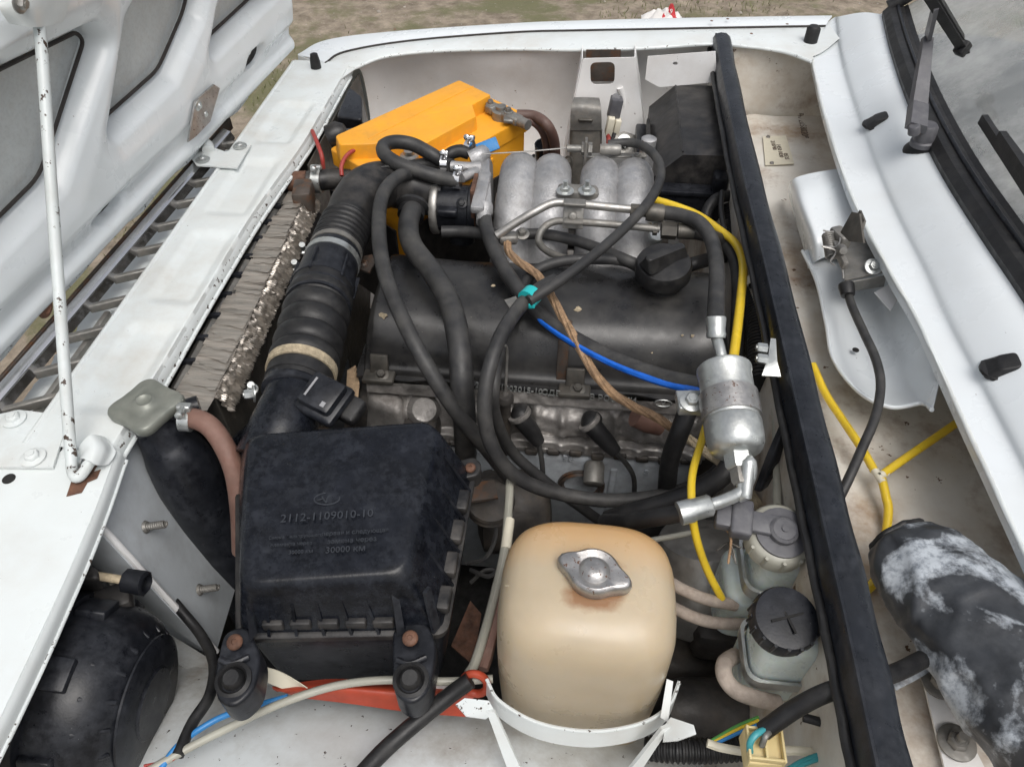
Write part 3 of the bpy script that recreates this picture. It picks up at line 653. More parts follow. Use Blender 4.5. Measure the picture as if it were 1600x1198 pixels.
def hood_h(u, v):
    y = HY0+(HY1-HY0)*u; z = HU0+(HU1-HU0)*v
    sd_ = min(sdpoly(y, z, P) for P in polys)
    h = -.055+.055*sst(-.006, .022, sd_)
    h += .010*sst(.012, .05, sd_)
    # rolled bottom edge
    h -= .03*(1-sst(0, .022, z)); h -= .012*sst(.03,.045,z)*(1-sst(.055,.075,z))*.8
    h -= .03*sst(HY1-.03, HY1, y)
    for (a, b, ra, rb, px) in SL:
        q = ((y-a)/ra)**2+((z-b)/rb)**2; h -= .02*(1-sst(.5, 1.15, q))
    return h+.0015*mnoise.noise(V((y*6, z*6, 5)))
hood = thing('bonnet', 'open white bonnet showing its ribbed inner frame, standing up at the front of the car', 'bonnet', HB+HV*.9)
part('inner_frame', field(HB+HV*HY0+HU*HU0, HV*(HY1-HY0), HU*(HU1-HU0), 330, 170, hood_h), 'white_paint', hood, 60)
sk_ = HB-HN*.028
part('outer_skin', solid(*field(sk_+HV*(HY0-.01)+HU*(HU0+.02), HV*(HY1-HY0+.0), HU*(HU1-HU0), 30, 20, lambda u, v: -.012*math.sin(v*1.5)), .001), 'hood_skin', hood, 60)
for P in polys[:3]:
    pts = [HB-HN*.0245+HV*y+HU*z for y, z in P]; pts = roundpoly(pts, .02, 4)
    part('shadow_gap_line', sweep(pts+[pts[0]], .0026, 6), 'mastic_gap_shade', hood)  # dark tube stands in for the shaded gap between frame and skin
for (a, b, ra, rb, px) in SL:
    part('opening', lathe([(1, 0), (1, .001)], V((0,0,0)), (0,0,1), 20) if 0 else ([HB+HV*(a+ra*.86*math.cos(q))+HU*(b+rb*.86*math.sin(q))+HN*(hood_h((a-HY0)/(HY1-HY0), (b-HU0)/(HU1-HU0))+.006) for q in [i*.314159 for i in range(20)]], [tuple(range(20))]), 'dark_void', hood)
part('edge_rust', tube([HB-HN*.004+HV*y+HU*(.006+.003*math.sin(y*40)) for y in [.36+.045*i for i in range(21)]], [.0022,.004,.002,.0035,.001,.004,.003]*3, 7), 'chipped_paint', hood)
0 and part('end_rust', tube([HP(446,66,.002), HP(432,84,.003), HP(418,100,.003)], [.003,.005,.003], 7), 'chipped_paint', hood)
g0 = HP(70, 482, .006)
part('grommet', lathe([(.0125,0),(.012,.002),(.007,.003),(.005,.001)], g0, HN, 18), 'rusty', hood)
part('stay_bracket', patch([[HP(0,0,.02),HP(45,-30,.035),HP(110,-30,.02)], [HP(0,14,.022),HP(48,8,.04),HP(106,2,.022)], [HP(14,34,.022),HP(55,42,.04),HP(95,34,.022)]], .002), 'panel_paint', hood)
part('bolt', bolt(HP(30,4,.04), HN, .006, .007), 'steel', hood)
# bonnet stay
t0 = HP(62, 46, .035); b0 = W(112, 728, -.047)
st = thing('bonnet_stay', 'slim grey stay rod with chipped paint holding up the bonnet', 'rod', b0)
P = [t0+V((0,0,.02)), t0, t0.lerp(b0, .33), t0.lerp(b0, .66), t0.lerp(b0, .965), W(116,742,-.045), W(126,742,-.045), W(140,722,-.040), W(152,705,-.038)]
part('rod', tube(P, .0058, 12), 'rod_paint', st)
# grille seen edge-on between bonnet and panel
gr = thing('grille', 'chrome and grey radiator grille edge with slots behind the front panel', 'grille', (-.60, .8, D-.22))
def shear(g): return [p+V((-.062*(1.12-p.y), 0, 0)) for p in g[0]], g[1]
part('chrome_strip', shear(rprism([V((-.612,.40,D-.066)),V((-.592,.40,D-.066)),V((-.592,1.16,D-.066)),V((-.612,1.16,D-.066))],[V((-.608,.40,D-.048)),V((-.596,.40,D-.053)),V((-.596,1.16,D-.053)),V((-.608,1.16,D-.048))],.002,.003)), 'chrome', gr)
part('rail', shear(box((-.6160, .80, D-.060), (.0045, .80, .02), .001)), 'rust_metal', gr)
part('inner_rail', box((-.577, .80, D-.071), (.006, .80, .012), .001), 'dark_steel', gr)
for i in range(13):
    y = .42+i*.060; part('slat', box((-.587-.031*(1.12-y), y, D-.067), (.028+.062*(1.12-y), .008, .012), .002, rot(.5)), 'dull_steel', gr)
part('reflection_backing', field((-.650,.40,D-.098), (.08,0,.014), (0,.76,0), 6, 120, lambda u, v: .004*mnoise.noise(V((u*3,v*60,2)))), 'panel_paint', gr)  # white paint stands in for chrome reflecting the white bonnet
part('backing', box((-.605, .55, D-.12), (.008, .33, .09), .002), 'steel', gr)
# bonnet hinges
h0 = part('hinge', plate(H((303,232,-.044),(320,226,-.044),(352,237,-.044),(392,226,-.044),(370,262,-.044),(307,258,-.044),(297,245,-.044)), .0025, nrm=(0,0,1)), 'panel_paint', hood, label='bent white hinge leaf near the battery end of the panel')
part('knuckle', tube(H((288,228,-.045),(300,216,-.040),(322,226,-.040),(326,236,-.042)), .010, 12), 'panel_paint', h0)
part('upright', plate([HP(303,158,.012), HP(332,132,.012), HP(341,138,.016), HP(326,190,.02), HP(305,212,.02), HP(292,222,.016)], .003), 'zinc_worn', h0)
for px, py in ((375,229),(317,250)): part('bolt', bolt(W(px,py,-.043), (0,0,1), .0065, .006), 'zinc', h0)
for px, py in ((309,165),(318,178)): part('bolt', bolt(HP(px,py,.016), HN, .005, .005), 'zinc', h0)
h1 = part('hinge', plate(H((-40,655,-.049),(30,640,-.049),(97,648,-.049),(98,682,-.049),(82,730,-.049),(-40,728,-.049)), .003, nrm=(0,0,1)), 'panel_paint', hood, label='wide white hinge plate beside the foot of the stay')
for px, py in ((22,655),(52,715)): part('bolt', bolt(W(px,py,-.048), (0,0,1), .0075, .007), 'panel_paint', h1)
# ================================================================== engine
eng = thing('engine', 'four-cylinder engine with long black rounded valve cover and grimy alloy head', 'engine', (-.03, .78, D-.62))
XL, XR = -.268, .205
prof_c = [(.697,-.143),(.700,-.134),(.706,-.128),(.713,-.112),(.724,-.093),(.742,-.076),(.768,-.066),(.80,-.062),(.84,-.063),(.868,-.071),(.886,-.088),(.897,-.112),(.902,-.143)]
R_ = []
for x, s_ in ((XL,.55),(XL+.003,.80),(XL+.010,.93),(XL+.022,1.),(XL+.12,1.01),(-.03,1.0),(.10,1.0),(XR-.022,1.),(XR-.010,.94),(XR-.003,.80),(XR,.55)):
    dip = .006*math.exp(-((x+.13)/.05)**2)
    R_.append([V((x, .80+(y-.80)*(.97+.03*s_), D-.143+(h+.143-dip*(1 if h > -.1 else 0))*s_)) for y, h in prof_c])
xs_ = [crom([r[k] for r in R_], 5) for k in range(len(prof_c))]
prof_rows = [crom([c[i] for c in xs_], 3) for i in range(len(xs_[0]))]
vcv = part('valve_cover', rings(prof_rows), 'cover_paint', eng, 60)
# pressed flange of the cover, slightly wavy, with bolts
fl = [V((XL-.008+.488*i/40, .692+.003*math.sin(i*.9), D-.144)) for i in range(41)]
part('cover_flange', cat(rings([[p, p+V((0,0,.003)), p+V((0,.02,.005)), p+V((0,.02,-.003))] for p in fl]), box((XL-.002, .80, D-.143), (.018,.20,.006), .002)), 'cover_paint', vcv)
for x, dy in ((-.245,0),(.012,0),(.180,0)):
    part('cover_clip', cat(box((x, .690, D-.138), (.042,.022,.008), .003), bolt((x+.004, .690, D-.134), (0,-.3,1), .006, .007), box((x,.70,D-.125),(.024,.006,.030),.002, rot(0,0,-.35))), 'dark_steel', vcv)
part('cover_strap', cat(box((-.006,.7135,D-.105),(.014,.004,.085),.001, rot(0,0,-.32)), box((-.012,.738,D-.066),(.030,.014,.003),.001)), 'rust_metal', vcv)
for px, py, r in ((596,487,.0065),(902,495,.005),(1080,540,.003),(1065,535,.002),(1015,560,.0015),(760,450,.003)):
    p = WY(px, py, .735); d = ray(px, py)
    # drop the flake on the cover surface
    best = min((V((p.x, y, D+h)) for y, h in prof_c), key=lambda q: abs((q-EYE).normalized().dot(d.normalized())-1)+abs((q-EYE-d*((q-EYE).dot(fw)/1)).dot(up)))
    nn = V((0,-.7,.7)).normalized(); uu, vv, _ = frame(nn); rr_ = [r*random.uniform(.55,1.15) for _ in range(9)]
    part('paint_flake', plate([best+V((0,-.001,.001))+nn*.0012+(uu*math.cos(k*.698)*1.0+vv*math.sin(k*.698)*.75)*rr_[k] for k in range(9)], .002, nrm=nn), 'straw_braid', vcv)
# oil filler cap
fc = W(1033, 445, -.062); ca = V((-.05, -.15, 1))
oc = part('oil_filler_cap', cat(lathe([(.024,-.006),(.026,.002),(.023,.006),(.022,.018)], fc, ca, 28), lathe([(.022,.018),(.034,.019),(.0365,.023),(.0365,.038),(.034,.043),(.020,.046),(.005,.047)], fc, ca, 32)), 'rubber', vcv)
u_, v_, a_ = frame(ca); g_ = V((.80,.60,0)).normalized(); top = fc+a_*.044
q_ = g_.cross(a_).normalized()
part('grip', rprism([top-g_*.033-q_*.013, top+g_*.033-q_*.013, top+g_*.033+q_*.013, top-g_*.033+q_*.013], [top-g_*.031-q_*.006+a_*.018, top+g_*.031-q_*.006+a_*.018, top+g_*.031+q_*.006+a_*.018, top-g_*.031+q_*.006+a_*.018], .005, .004), 'rubber', oc)
# cylinder head
def head_fn(u, v):
    k = u*4.1+.05; saddle = abs(math.sin(math.pi*k))**1.2
    h = .014*(1-sst(.20,.28,v))+.004
    h += .013*saddle*sst(.30,.48,v)*(1-sst(.72,.86,v)) + .012*sst(.84,.90,v)
    h += .006*abs(math.sin(u*41))**6*sst(.28,.4,v) + .0015*mnoise.noise(V((u*40,v*9,0)))
    return -h
hd = part('cylinder_head', field((-.262, .704, D-.148), (.455,0,0), (0,-.022,-.084), 220, 50, head_fn), 'head_alloy', eng, 70)
part('head_body', box((-.035,.805,D-.19),(.452,.170,.080),.004), 'head_alloy', hd)
part('head_ledge', cat(*[box((-.03+.0, .690, D-.234), (.44,.05,.010), .003)]), 'head_alloy', hd)
for i in range(14):
    x = -.22+i*.030; part('gasket_lump', box((x, .664+.002*math.sin(i*4), D-.233), (.018,.008,.011), .004), 'oily_iron', hd)
# raised lettering, cast in the head's upper rim
for s, px, py in (('21011-1003015-10', 795, 607), ('СДЕЛАНО В РОССИИ', 920, 620)):
    p = WY(px, py, .684); part('cast_lettering', textgeo(s, .0115, p, (1,0,-.04), (0,.25,1), .0012), 'zinc', hd)
p = WY(1036, 630, .684); part('cast_emblem', cat(sweep([p+V((.011*math.cos(i*.3927),0,.006*math.sin(i*.3927))) for i in range(17)], .0009, 6), textgeo('V', .010, p, (1,0,0), (0,.25,1), .001)), 'zinc', hd)
# block
bk = part('cylinder_block', box((-.03,.785,D-.40),(.42,.238,.31),.008), 'block_paint', eng)
for s, px, py in (('96', 887, 716), ('8', 1010, 738)):
    p = WY(px, py, .6655); part('cast_number', textgeo(s, .016, p, (1,0,0), (0,0,1), .0015), 'block_paint', bk)
p = WY(908, 757, .666)
part('core_plug', lathe([(.034,-.002),(.033,.004),(.030,.002),(.027,.006),(.024,.0),(.010,-.001)], p, (0,-1,0), 32), 'rust_metal', bk)
p = WY(929, 722, .666); part('pressure_sender', lathe([(.012,0),(.014,.004),(.014,.030),(.011,.032)], p, (0,-.75,-.35), 20), 'dull_steel', bk)
for x in (-.09,.075): part('block_rib', box((x,.6645,D-.36),(.010,.006,.20),.003), 'block_paint', bk)
part('sump', box((-.03,.80,D-.57),(.36,.19,.05),.01), 'oily_iron', bk)
part('timing_cover', box((-.262,.79,D-.34),(.05,.22,.32),.015), 'oily_iron', eng)
part('gearbox_bell', lathe([(.10,0),(.13,.05),(.13,.07)], (.185,.80,D-.33), (1,0,0), 24), 'oily_iron', eng)
part('water_pump', lathe([(.05,0),(.055,.02),(.05,.035),(.02,.04)], (-.25,.70,D-.32), (-1,-.3,0), 24), 'oily_iron', eng)
part('thermostat_flange', cat(rprism([p+V((0,0,-.05)) for p in H((562,640,-.19),(640,668,-.19),(640,605,-.17),(560,590,-.17))], H((570,628,-.175),(628,648,-.175),(632,612,-.165),(570,598,-.165)), .015, .012), lathe([(.022,0),(.022,.014),(.016,.02)], W(660,640,-.19), (.3,-.6,.7), 20)), 'head_alloy', eng)
part('cork_gasket', plate(H((543,580,-.155),(556,572,-.155),(562,600,-.155),(558,640,-.155),(540,635,-.155)), .002), 'cork', eng)
part('dark_housing', cat(box((-.19,.66,D-.22),(.05,.06,.06),.012), box((-.225,.63,D-.27),(.06,.10,.10),.02)), 'oily_iron', eng)
# spark plugs with boots and leads
for i, (px, py, qx, qy, lead) in enumerate(((815,652,848,705,[(842,690,-.20),(848,735,-.25),(846,785,-.32)]), (925,664,968,720,[(962,705,-.20),(990,745,-.25),(988,800,-.32)]))):
    a = WY(px, py, .664); b = W(qx-6, qy-14, -.205); ax = (b-a)
    sp = part('spark_plug_boot', tube([a+V((0,.012,0)), a, a.lerp(b,.6), b], [.0135,.0135,.0115,.0085], 16), 'rubber', eng)
    part('boot_collar', lathe([(.0155,-.002),(.016,.003),(.0145,.005)], a-ax.normalized()*.006, ax, 24), 'head_alloy', sp)
    part('lead', tube([b]+H(*lead), .0035, 8), 'hose_rubber', sp)
a = WY(992,650,.66); b = W(1032,668,-.165)
part('red_boot', tube([a, a.lerp(b,.5), b], [.0135,.0145,.011], 16), 'brown_hose', eng, label='dark red plug boot')
p = WY(789, 628, .665); part('dipstick_tube', cat(tube([p+V((0,0,-.10)), p, p+V((0,-.002,.008))], [.0075,.0075,.0075], 12), lathe([(.0115,0),(.0115,.006),(.009,.010)], p+V((0,0,.004)), (0,0,1), 16)), 'oily_iron', eng)
part('dipstick', tube([p, WY(792,560,.68), WY(790,540,.68), WY(778,545,.675)], .0018, 6), 'steel', eng)
# engine-side clutter deep below, all oily
def box_h(px, py, h, s, m, par, nm, bev=.006, r=0): return part(nm, box(W(px,py,h), s, bev, rot(r)), m, par)
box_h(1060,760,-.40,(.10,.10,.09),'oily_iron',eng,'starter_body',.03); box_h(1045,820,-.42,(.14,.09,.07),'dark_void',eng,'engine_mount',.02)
# ================================================================== intake manifold
im = thing('intake_manifold', 'silver cast aluminium intake manifold with four arched runners behind the valve cover', 'manifold', (-.01, 1.0, D-.25))
for k, x in enumerate((-.092, -.043, .030, .080)):
    P = [V((x*1.08, 1.120,D-.20)), V((x*1.06,1.108,D-.10)), V((x*1.03,1.075,D-.052)), V((x,1.015,D-.040)), V((x,.955,D-.066)), V((x,.915,D-.115)), V((x,.895,D-.18))]
    part('runner', tube(P, [.031,.031,.0305,.0305,.031,.033,.034], 24), 'cast_alloy', im)
for x in (-.066, .052):
    part('runner_web', rprism([V((x-.036,.885,D-.2)),V((x+.036,.885,D-.2)),V((x+.036,1.10,D-.2)),V((x-.036,1.10,D-.2))],[V((x-.022,.925,D-.062)),V((x+.022,.925,D-.062)),V((x+.022,1.085,D-.038)),V((x-.022,1.085,D-.038))],.012,.01), 'cast_alloy', im)
    part('flange', box((x,.9,D-.16),(.105,.018,.07),.006), 'cast_alloy', im)
part('plenum', lathe([(.02,0),(.045,.006),(.05,.03),(.05,.25),(.045,.274),(.02,.28)], (-.145,1.125,D-.17), (1,0,0), 24), 'cast_alloy', im)
# bracket with two nuts between the runners
bc = W(903, 303, -.026)
br = part('rail_bracket', box(bc, (.060,.026,.020), .005), 'dull_steel', im)
for px in (883, 917): part('nut', cat(bolt(W(px,299,-.017), (0,0,1), .0075, .008), lathe([(.0035,.008),(.0035,.017)], W(px,299,-.017), (0,0,1), 10)), 'zinc', br)
cb = W(920, 240, -.02)
cbk = part('cable_bracket', cat(box(W(960,243,-.03), (.10,.012,.003), .001, rot(.12)), box(W(915,237,-.012), (.004,.016,.04), .001), bolt(W(962,240,-.028),(0,0,1),.005,.005), bolt(W(995,245,-.028),(0,0,1),.005,.005)), 'dull_steel', im)
part('boss', lathe([(.012,0),(.012,.05),(.009,.052)], W(1008,262,-.06), (0,0,1), 16), 'cast_alloy', im)
# fuel rail: two bent steel pipes clamped to the manifold
fr = thing('fuel_rail', 'bent steel fuel pipes with clamp bracket crossing in front of the manifold', 'pipe', W(905,340,-.10))
part('pipe', tube(H((776,368,-.035),(800,352,-.022),(835,331,-.006),(862,318,.0),(885,317,.0),(935,322,.0),(985,327,-.004),(1012,330,-.008)), .0058, 12), 'steel', fr)
part('pipe', tube(H((905,410,-.09),(860,395,-.065),(842,378,-.045),(848,358,-.03),(868,346,-.022),(905,347,-.020),(960,351,-.020),(1030,358,-.024)), .0052, 12), 'dull_steel', fr)
part('rail_tube', tube(H((780,368,-.09),(860,372,-.09),(960,378,-.09),(1040,372,-.09)), .013, 14), 'oily_iron', fr)
part('clamp_plate', cat(box(W(896,334,-.010), (.028,.003,.040), .001, axes((1,0,0),(0,.55,.8))), screw(W(895,338,-.008), (0,-.8,.5), .006), box(W(898,317,.007),(.030,.014,.004),.001), box(W(896,346,-.013),(.026,.012,.004),.001)), 'dull_steel', fr)
part('union', cat(lathe([(.0085,0),(.0085,.024),(.0075,.025)], W(985,328,-.005), (1,0,-.02), 6), lathe([(.0115,.0),(.0125,.004),(.0125,.020),(.011,.024)], W(1010,331,-.008), (1,-.05,-.02), 16)), 'dark_steel', fr)
part('union', cat(lathe([(.0085,0),(.0085,.006)], W(1020,358,-.026),(1,0,0),6), lathe([(.012,.008),(.012,.028),(.010,.029)], W(1024,359,-.026), (1,0,0), 6), lathe([(.0105,.03),(.0105,.052)], W(1024,359,-.026), (1,0,0), 14)), 'dark_steel', fr)
part('end_plug', cat(lathe([(.012,0),(.012,.016),(.010,.018)], W(1018,378,-.075), (.3,-.3,1), 18), lathe([(.004,0),(.004,.012)], W(1023,348,-.045), (0,0,1), 10)), 'zinc', fr)
# ================================================================== throttle body
tb = thing('throttle_valve', 'alloy throttle valve with hose stubs between the air elbow and the manifold', 'throttle', W(740,300,-.13))
part('barrel', lathe([(.036,0),(.036,.05),(.040,.052),(.040,.062)], V((-.215,1.0,D-.075)), (1,0,0), 28), 'black_plastic', tb)
part('bright_ring', lathe([(.0395,0),(.0415,.002),(.0415,.010),(.0395,.012)], V((-.222,1.0,D-.075)), (1,0,0), 28), 'steel', tb)
part('coolant_plate', cat(rprism([p+V((0,0,0)) for p in H((742,345,-.075),(772,345,-.075),(770,255,-.075),(744,255,-.075))], H((744,320,-.028),(768,320,-.028),(764,236,-.03),(742,236,-.03)), .006, .004),
     box(W(752,300,-.03),(.02,.10,.012),.004)), 'cast_alloy', tb)
part('stub', tube(H((745,268,-.028),(736,272,-.026),(722,278,-.026)), .0075, 12), 'cast_alloy', tb)
part('stub', tube(H((755,240,-.028),(748,244,-.026),(735,250,-.03)), .0135, 14), 'cast_alloy', tb)
part('stub', tube(H((752,262,-.03),(728,262,-.03),(705,260,-.03)), .0085, 12), 'cast_alloy', tb)
part('spigot', lathe([(.0125,0),(.0125,.012),(.0105,.014),(.0105,.03)], W(757,322,-.035), (.05,-.95,-.3), 16), 'cast_alloy', tb)
part('linkage', cat(box(W(712,338,-.08),(.05,.03,.03),.005), box(W(700,330,-.06),(.03,.02,.012),.003), bolt(W(722,318,-.05),(0,-.6,.7),.005,.005)), 'black_plastic', tb)
part('gasket', box(W(742,312,-.05),(.006,.05,.06),.001), 'rusty', tb)
part('idle_motor', lathe([(.018,0),(.02,.01),(.02,.05),(.014,.052)], W(722,330,-.10), (0,-.3,-1), 20), 'black_plastic', tb)
# ================================================================== battery
bL, bB, bR = W(515,232,-.055), W(721,131,-.055), W(827,180,-.055); bF = bL+bR-bB
bat = thing('battery', 'large yellow car battery with raised lid standing beside the far inner wing', 'battery', (bL+bR)/2-V((0,0,.2)))
dn = V((0,0,-.2)); cb_ = (bL+bR)/2
def ins(p, k): return cb_+(p-cb_)*k
part('case', rprism([ins(p,.955)+dn for p in (bL,bF,bR,bB)], [ins(p,.965)-V((0,0,.028)) for p in (bL,bF,bR,bB)], .008, .003), 'battery_yellow', bat)
part('lid', rprism([p-V((0,0,.028)) for p in (bL,bF,bR,bB)], [bL,bF,bR,bB], .006, .003), 'battery_yellow', bat)
rt_ = H((524,212,-.030),(530,226,-.030),(573,225,-.030),(628,221,-.030),(661,226,-.030),(744,181,-.030),(738,164,-.030),(767,148,-.030),(718,125,-.030))
rb_ = [p+V((0,0,-.0285)) for p in H((522,214,-.028),(529,229,-.028),(573,228,-.028),(628,224,-.028),(661,229,-.028),(746,184,-.028),(740,166,-.028),(769,149,-.028),(718,124,-.028))]
rb_ = [ins(p, 1.02)*1 for p in rt_]; rb_ = [V((p.x,p.y,D-.057)) for p in rb_]
part('raised_lid', rprism(rb_, rt_, .004, .0025), 'battery_yellow', bat)
e1 = (bB-bL).normalized(); e2 = (bR-bB).normalized()
part('lid_groove', sweep([rt_[0].lerp(rt_[4],.38)+V((0,0,.0002)), rt_[8].lerp(rt_[7],.45)+V((0,0,.0002))], .0008, 6), 'battery_yellow', bat)
part('handle_recess', box(bF.lerp(bR,.55)-V((0,0,.045)), (.09,.006,.010), .002, axes(bR-bF,(0,0,1))), 'battery_yellow', bat)
for A0, A1 in ((bL,bF),(bF,bR)):
    ot = (A1-A0).cross(V((0,0,1))).normalized(); ot = ot if ot.dot((A0+A1)/2-cb_) > 0 else -ot
    part('tray_wall', plate([A0+ot*.012-V((0,0,.07)), A1+ot*.012-V((0,0,.07)), A1+ot*.012-V((0,0,.25)), A0+ot*.012-V((0,0,.25))], .003), 'dusty_plastic', bat)
tp = W(783,176,-.045)
tc_ = part('terminal_clamp', cat(lathe([(.016,-.012),(.016,.004),(.012,.006),(.0095,.006),(.009,.012),(.005,.013)], tp, (0,0,1), 20), box(tp+e2*.026, (.040,.022,.014), .004, axes(e2,(0,0,1))), box(tp-e2*.022, (.018,.022,.014), .003, axes(e2,(0,0,1))),
     bolt(tp-e2*.026+V((0,0,.006)), (0,0,1), .005, .008), bolt(tp+e2*.018+V((0,0,.007)), (0,0,1), .005, .008), lathe([(.009,0),(.009,.03)], tp+e2*.035, e2, 14), box(tp+V((.016,-.022,0)),(.020,.024,.008),.003)), 'dull_steel', bat)
tp2 = W(640,248,-.05); part('terminal_clamp', cat(lathe([(.015,-.005),(.015,.006),(.009,.008),(.008,.014)], tp2, (0,0,1), 18), box(tp2-e1*.03+V((.0,0,0)), (.05,.02,.012), .003, axes(e1,(0,0,1)))), 'steel', bat)
single('blue_tag', box(W(762,229,-.022), (.034,.003,.020), .001, axes(rt*.93+up*.36, up)), 'blue_tape', 'blue tape tag stuck by the throttle cable in front of the battery', 'tag')
# ================================================================== lamp housings
lh = thing('headlamp_housing', 'black plastic backs of the far lamps beside the battery', 'headlamp', W(500,240,-.25))
part('shell', lathe([(.02,.0),(.04,.003),(.053,.015),(.056,.04),(.056,.09)], W(512,238,-.135), (-1,.1,-.02), 28), 'dusty_plastic', lh)
part('shell', rprism([p+V((0,0,-.08)) for p in H((522,190,-.09),(570,195,-.09),(572,150,-.09),(545,128,-.09))], H((525,182,-.06),(566,188,-.06),(566,150,-.06),(545,135,-.06)), .01, .006), 'black_plastic', lh)
part('bulb_socket', cat(lathe([(.02,0),(.02,.02),(.012,.03)], W(515,215,-.05), (.8,.2,.3), 16), tube(H((515,215,-.05),(528,207,-.045),(560,203,-.045)), .004, 8)), 'dusty_plastic', lh)
nl = W(172,1090,-.19)
nh = thing('headlamp_housing', 'big round black headlamp back cover below the near end of the front panel', 'headlamp', nl-V((.05,0,.12)))
ax_ = V((1,.02,-.10))
part('shell', lathe([(.098,-.16),(.102,-.10),(.098,-.055),(.090,-.050)], nl, ax_, 40), 'dusty_plastic', nh)
part('shell_rim', lathe([(.092,-.052),(.099,-.049),(.099,-.036),(.092,-.034)], nl, ax_, 40), 'black_plastic', nh)
cv = part('back_cover', lathe([(.0905,-.036),(.0915,-.018),(.089,.004),(.081,.022),(.066,.035),(.040,.042),(.036,.043),(.034,.0455),(.005,.046)], nl, ax_, 40), 'black_plastic', nh)
u_, v_, a_ = frame(ax_)
for ang in (0.9, 1.75, 2.7, 0.2):
    d = u_*math.cos(ang)+v_*math.sin(ang); s_ = a_.cross(d); part('cover_lug', box(nl+d*.0915-a_*.018, (.030,.030,.010), .002, (a_, s_, d)), 'black_plastic', cv)
for k in range(9):
    an = .15+k*.36; d = u_*math.cos(an)+v_*math.sin(an); part('cover_rib', box(nl+d*.076+a_*.020, (.034,.005,.006), .0015, axes(a_*.62+d*-.42, d)), 'black_plastic', cv)
part('cover_step', lathe([(.062,.036),(.066,.0372),(.066,.0392),(.058,.043)], nl, ax_, 40), 'black_plastic', cv)
part('shell_lug', cat(box(nl+V((-.02,.075,.05)),(.05,.03,.02),.005,rot(.5))), 'dusty_plastic', nh)
ab = W(130,905,-.12)
ad = thing('headlamp_adjuster', 'black adjuster knob on a brass rod above the near headlamp', 'adjuster', ab-V((0,0,.04)))
part('bracket', rprism([p+V((0,0,-.05)) for p in H((80,900,-.12),(150,905,-.12),(140,860,-.12),(110,850,-.12))], H((90,905,-.10),(156,905,-.10),(150,885,-.10),(110,868,-.10)), .01, .006), 'dusty_plastic', ad)
part('lower_web', rprism([p+V((0,0,-.09)) for p in H((90,960,-.16),(180,960,-.16),(170,915,-.16),(90,910,-.16))], H((90,945,-.15),(175,965,-.15),(165,920,-.15),(90,915,-.15)), .01, .006), 'black_plastic', ad)
kp = W(212,909,-.11); ka = (kp-W(155,900,-.11)).normalized()
part('rod', tube([W(150,899,-.11), kp], .0045, 10), 'straw_braid', ad)
part('knob', cat(lathe([(.008,-.012),(.0125,-.010),(.013,.010),(.010,.012),(.009,.012),(.008,.006)], kp, ka, 8)), 'black_plastic', ad)
# ================================================================== radiator
rd = thing('radiator', 'radiator with torn crumpled alloy fins along its top and black side tank', 'radiator', (-.42,.75,D-.5))
rl0, rl1, rr0, rr1 = W(456,300,-.085), W(290,606,-.085), W(482,298,-.085), W(336,622,-.085)
part('core', rprism([rl0+V((0,0,-.36)), rr0+V((.01,0,-.36)), rr1+V((.01,0,-.36)), rl1+V((0,0,-.36))], [rl0, rr0, rr1, rl1], .003, .002), 'dark_steel', rd)
def flakes():
    gs = []
    for i in range(90):
        s = (i+random.random()*.9)/90; a = rl0.lerp(rl1, s); b = rr0.lerp(rr1, s); wd = random.uniform(.018,.040)
        o0 = random.choice((.4,.6,1))*random.uniform(-.30,.22)-.02; o1 = random.uniform(.97,1.03); n = 6; vs = []; fs = []; t0_ = random.uniform(.0010,.0022); z1 = random.uniform(-.001,.002)
        for j in range(n+1):
            q = a.lerp(b, o0+(o1-o0)*j/n); jag = random.uniform(-.002,.002)
            vs += [q+V((0, jag, t0_)), q+V((0, -wd+random.uniform(-.002,.002), t0_+.0012+z1*j/n))]
        for j in range(n): fs.append((2*j, 2*j+1, 2*j+3, 2*j+2))
        gs.append((vs, fs))
    return cat(*gs)
part('torn_sheets', flakes(), 'core_alloy', rd, 20, kind='stuff')
def sidefins():
    vs, fs = [], []; n, m = 420, 10
    for i in range(n+1):
        b = rr0.lerp(rr1, i/n)
        for j in range(m+1):
            t_ = j/m; k = .0045*math.sin(i*1.9+3*mnoise.noise(V((i*.05,t_*4,0))))*(.3+t_*.7)+.004*mnoise.noise(V((i*.13,t_*6,1)))
            vs.append(b+V((.001+t_*.013+k, 0, .002-.026*t_**1.2)))
    for i in range(n):
        for j in range(m): q = i*(m+1)+j; fs.append((q, q+m+1, q+m+2, q+1))
    return vs, fs
part('fin_edges', sidefins(), 'core_alloy', rd, 30, kind='stuff')
part('end_rust', box(W(476,312,-.09),(.03,.05,.05),.006,rot(.2)), 'rust_metal', rd)
for i in range(9):
    s = .10+.10*i; a = rl0.lerp(rl1, s); part('tube_spacer', box(a+V((-.020,0,.000)), (.030,.006,.008), .001, rot(.15)), 'black_plastic', rd)
cp = W(228,632,-.040)
neck = W(262,668,-.10)
part('side_tank', tube([cp-V((0,0,.012)), cp+V((.006,-.004,-.05)), cp+V((.02,-.012,-.12)), cp+V((.04,-.02,-.40))], [.022,.028,.040,.044], 20), 'black_plastic', rd)
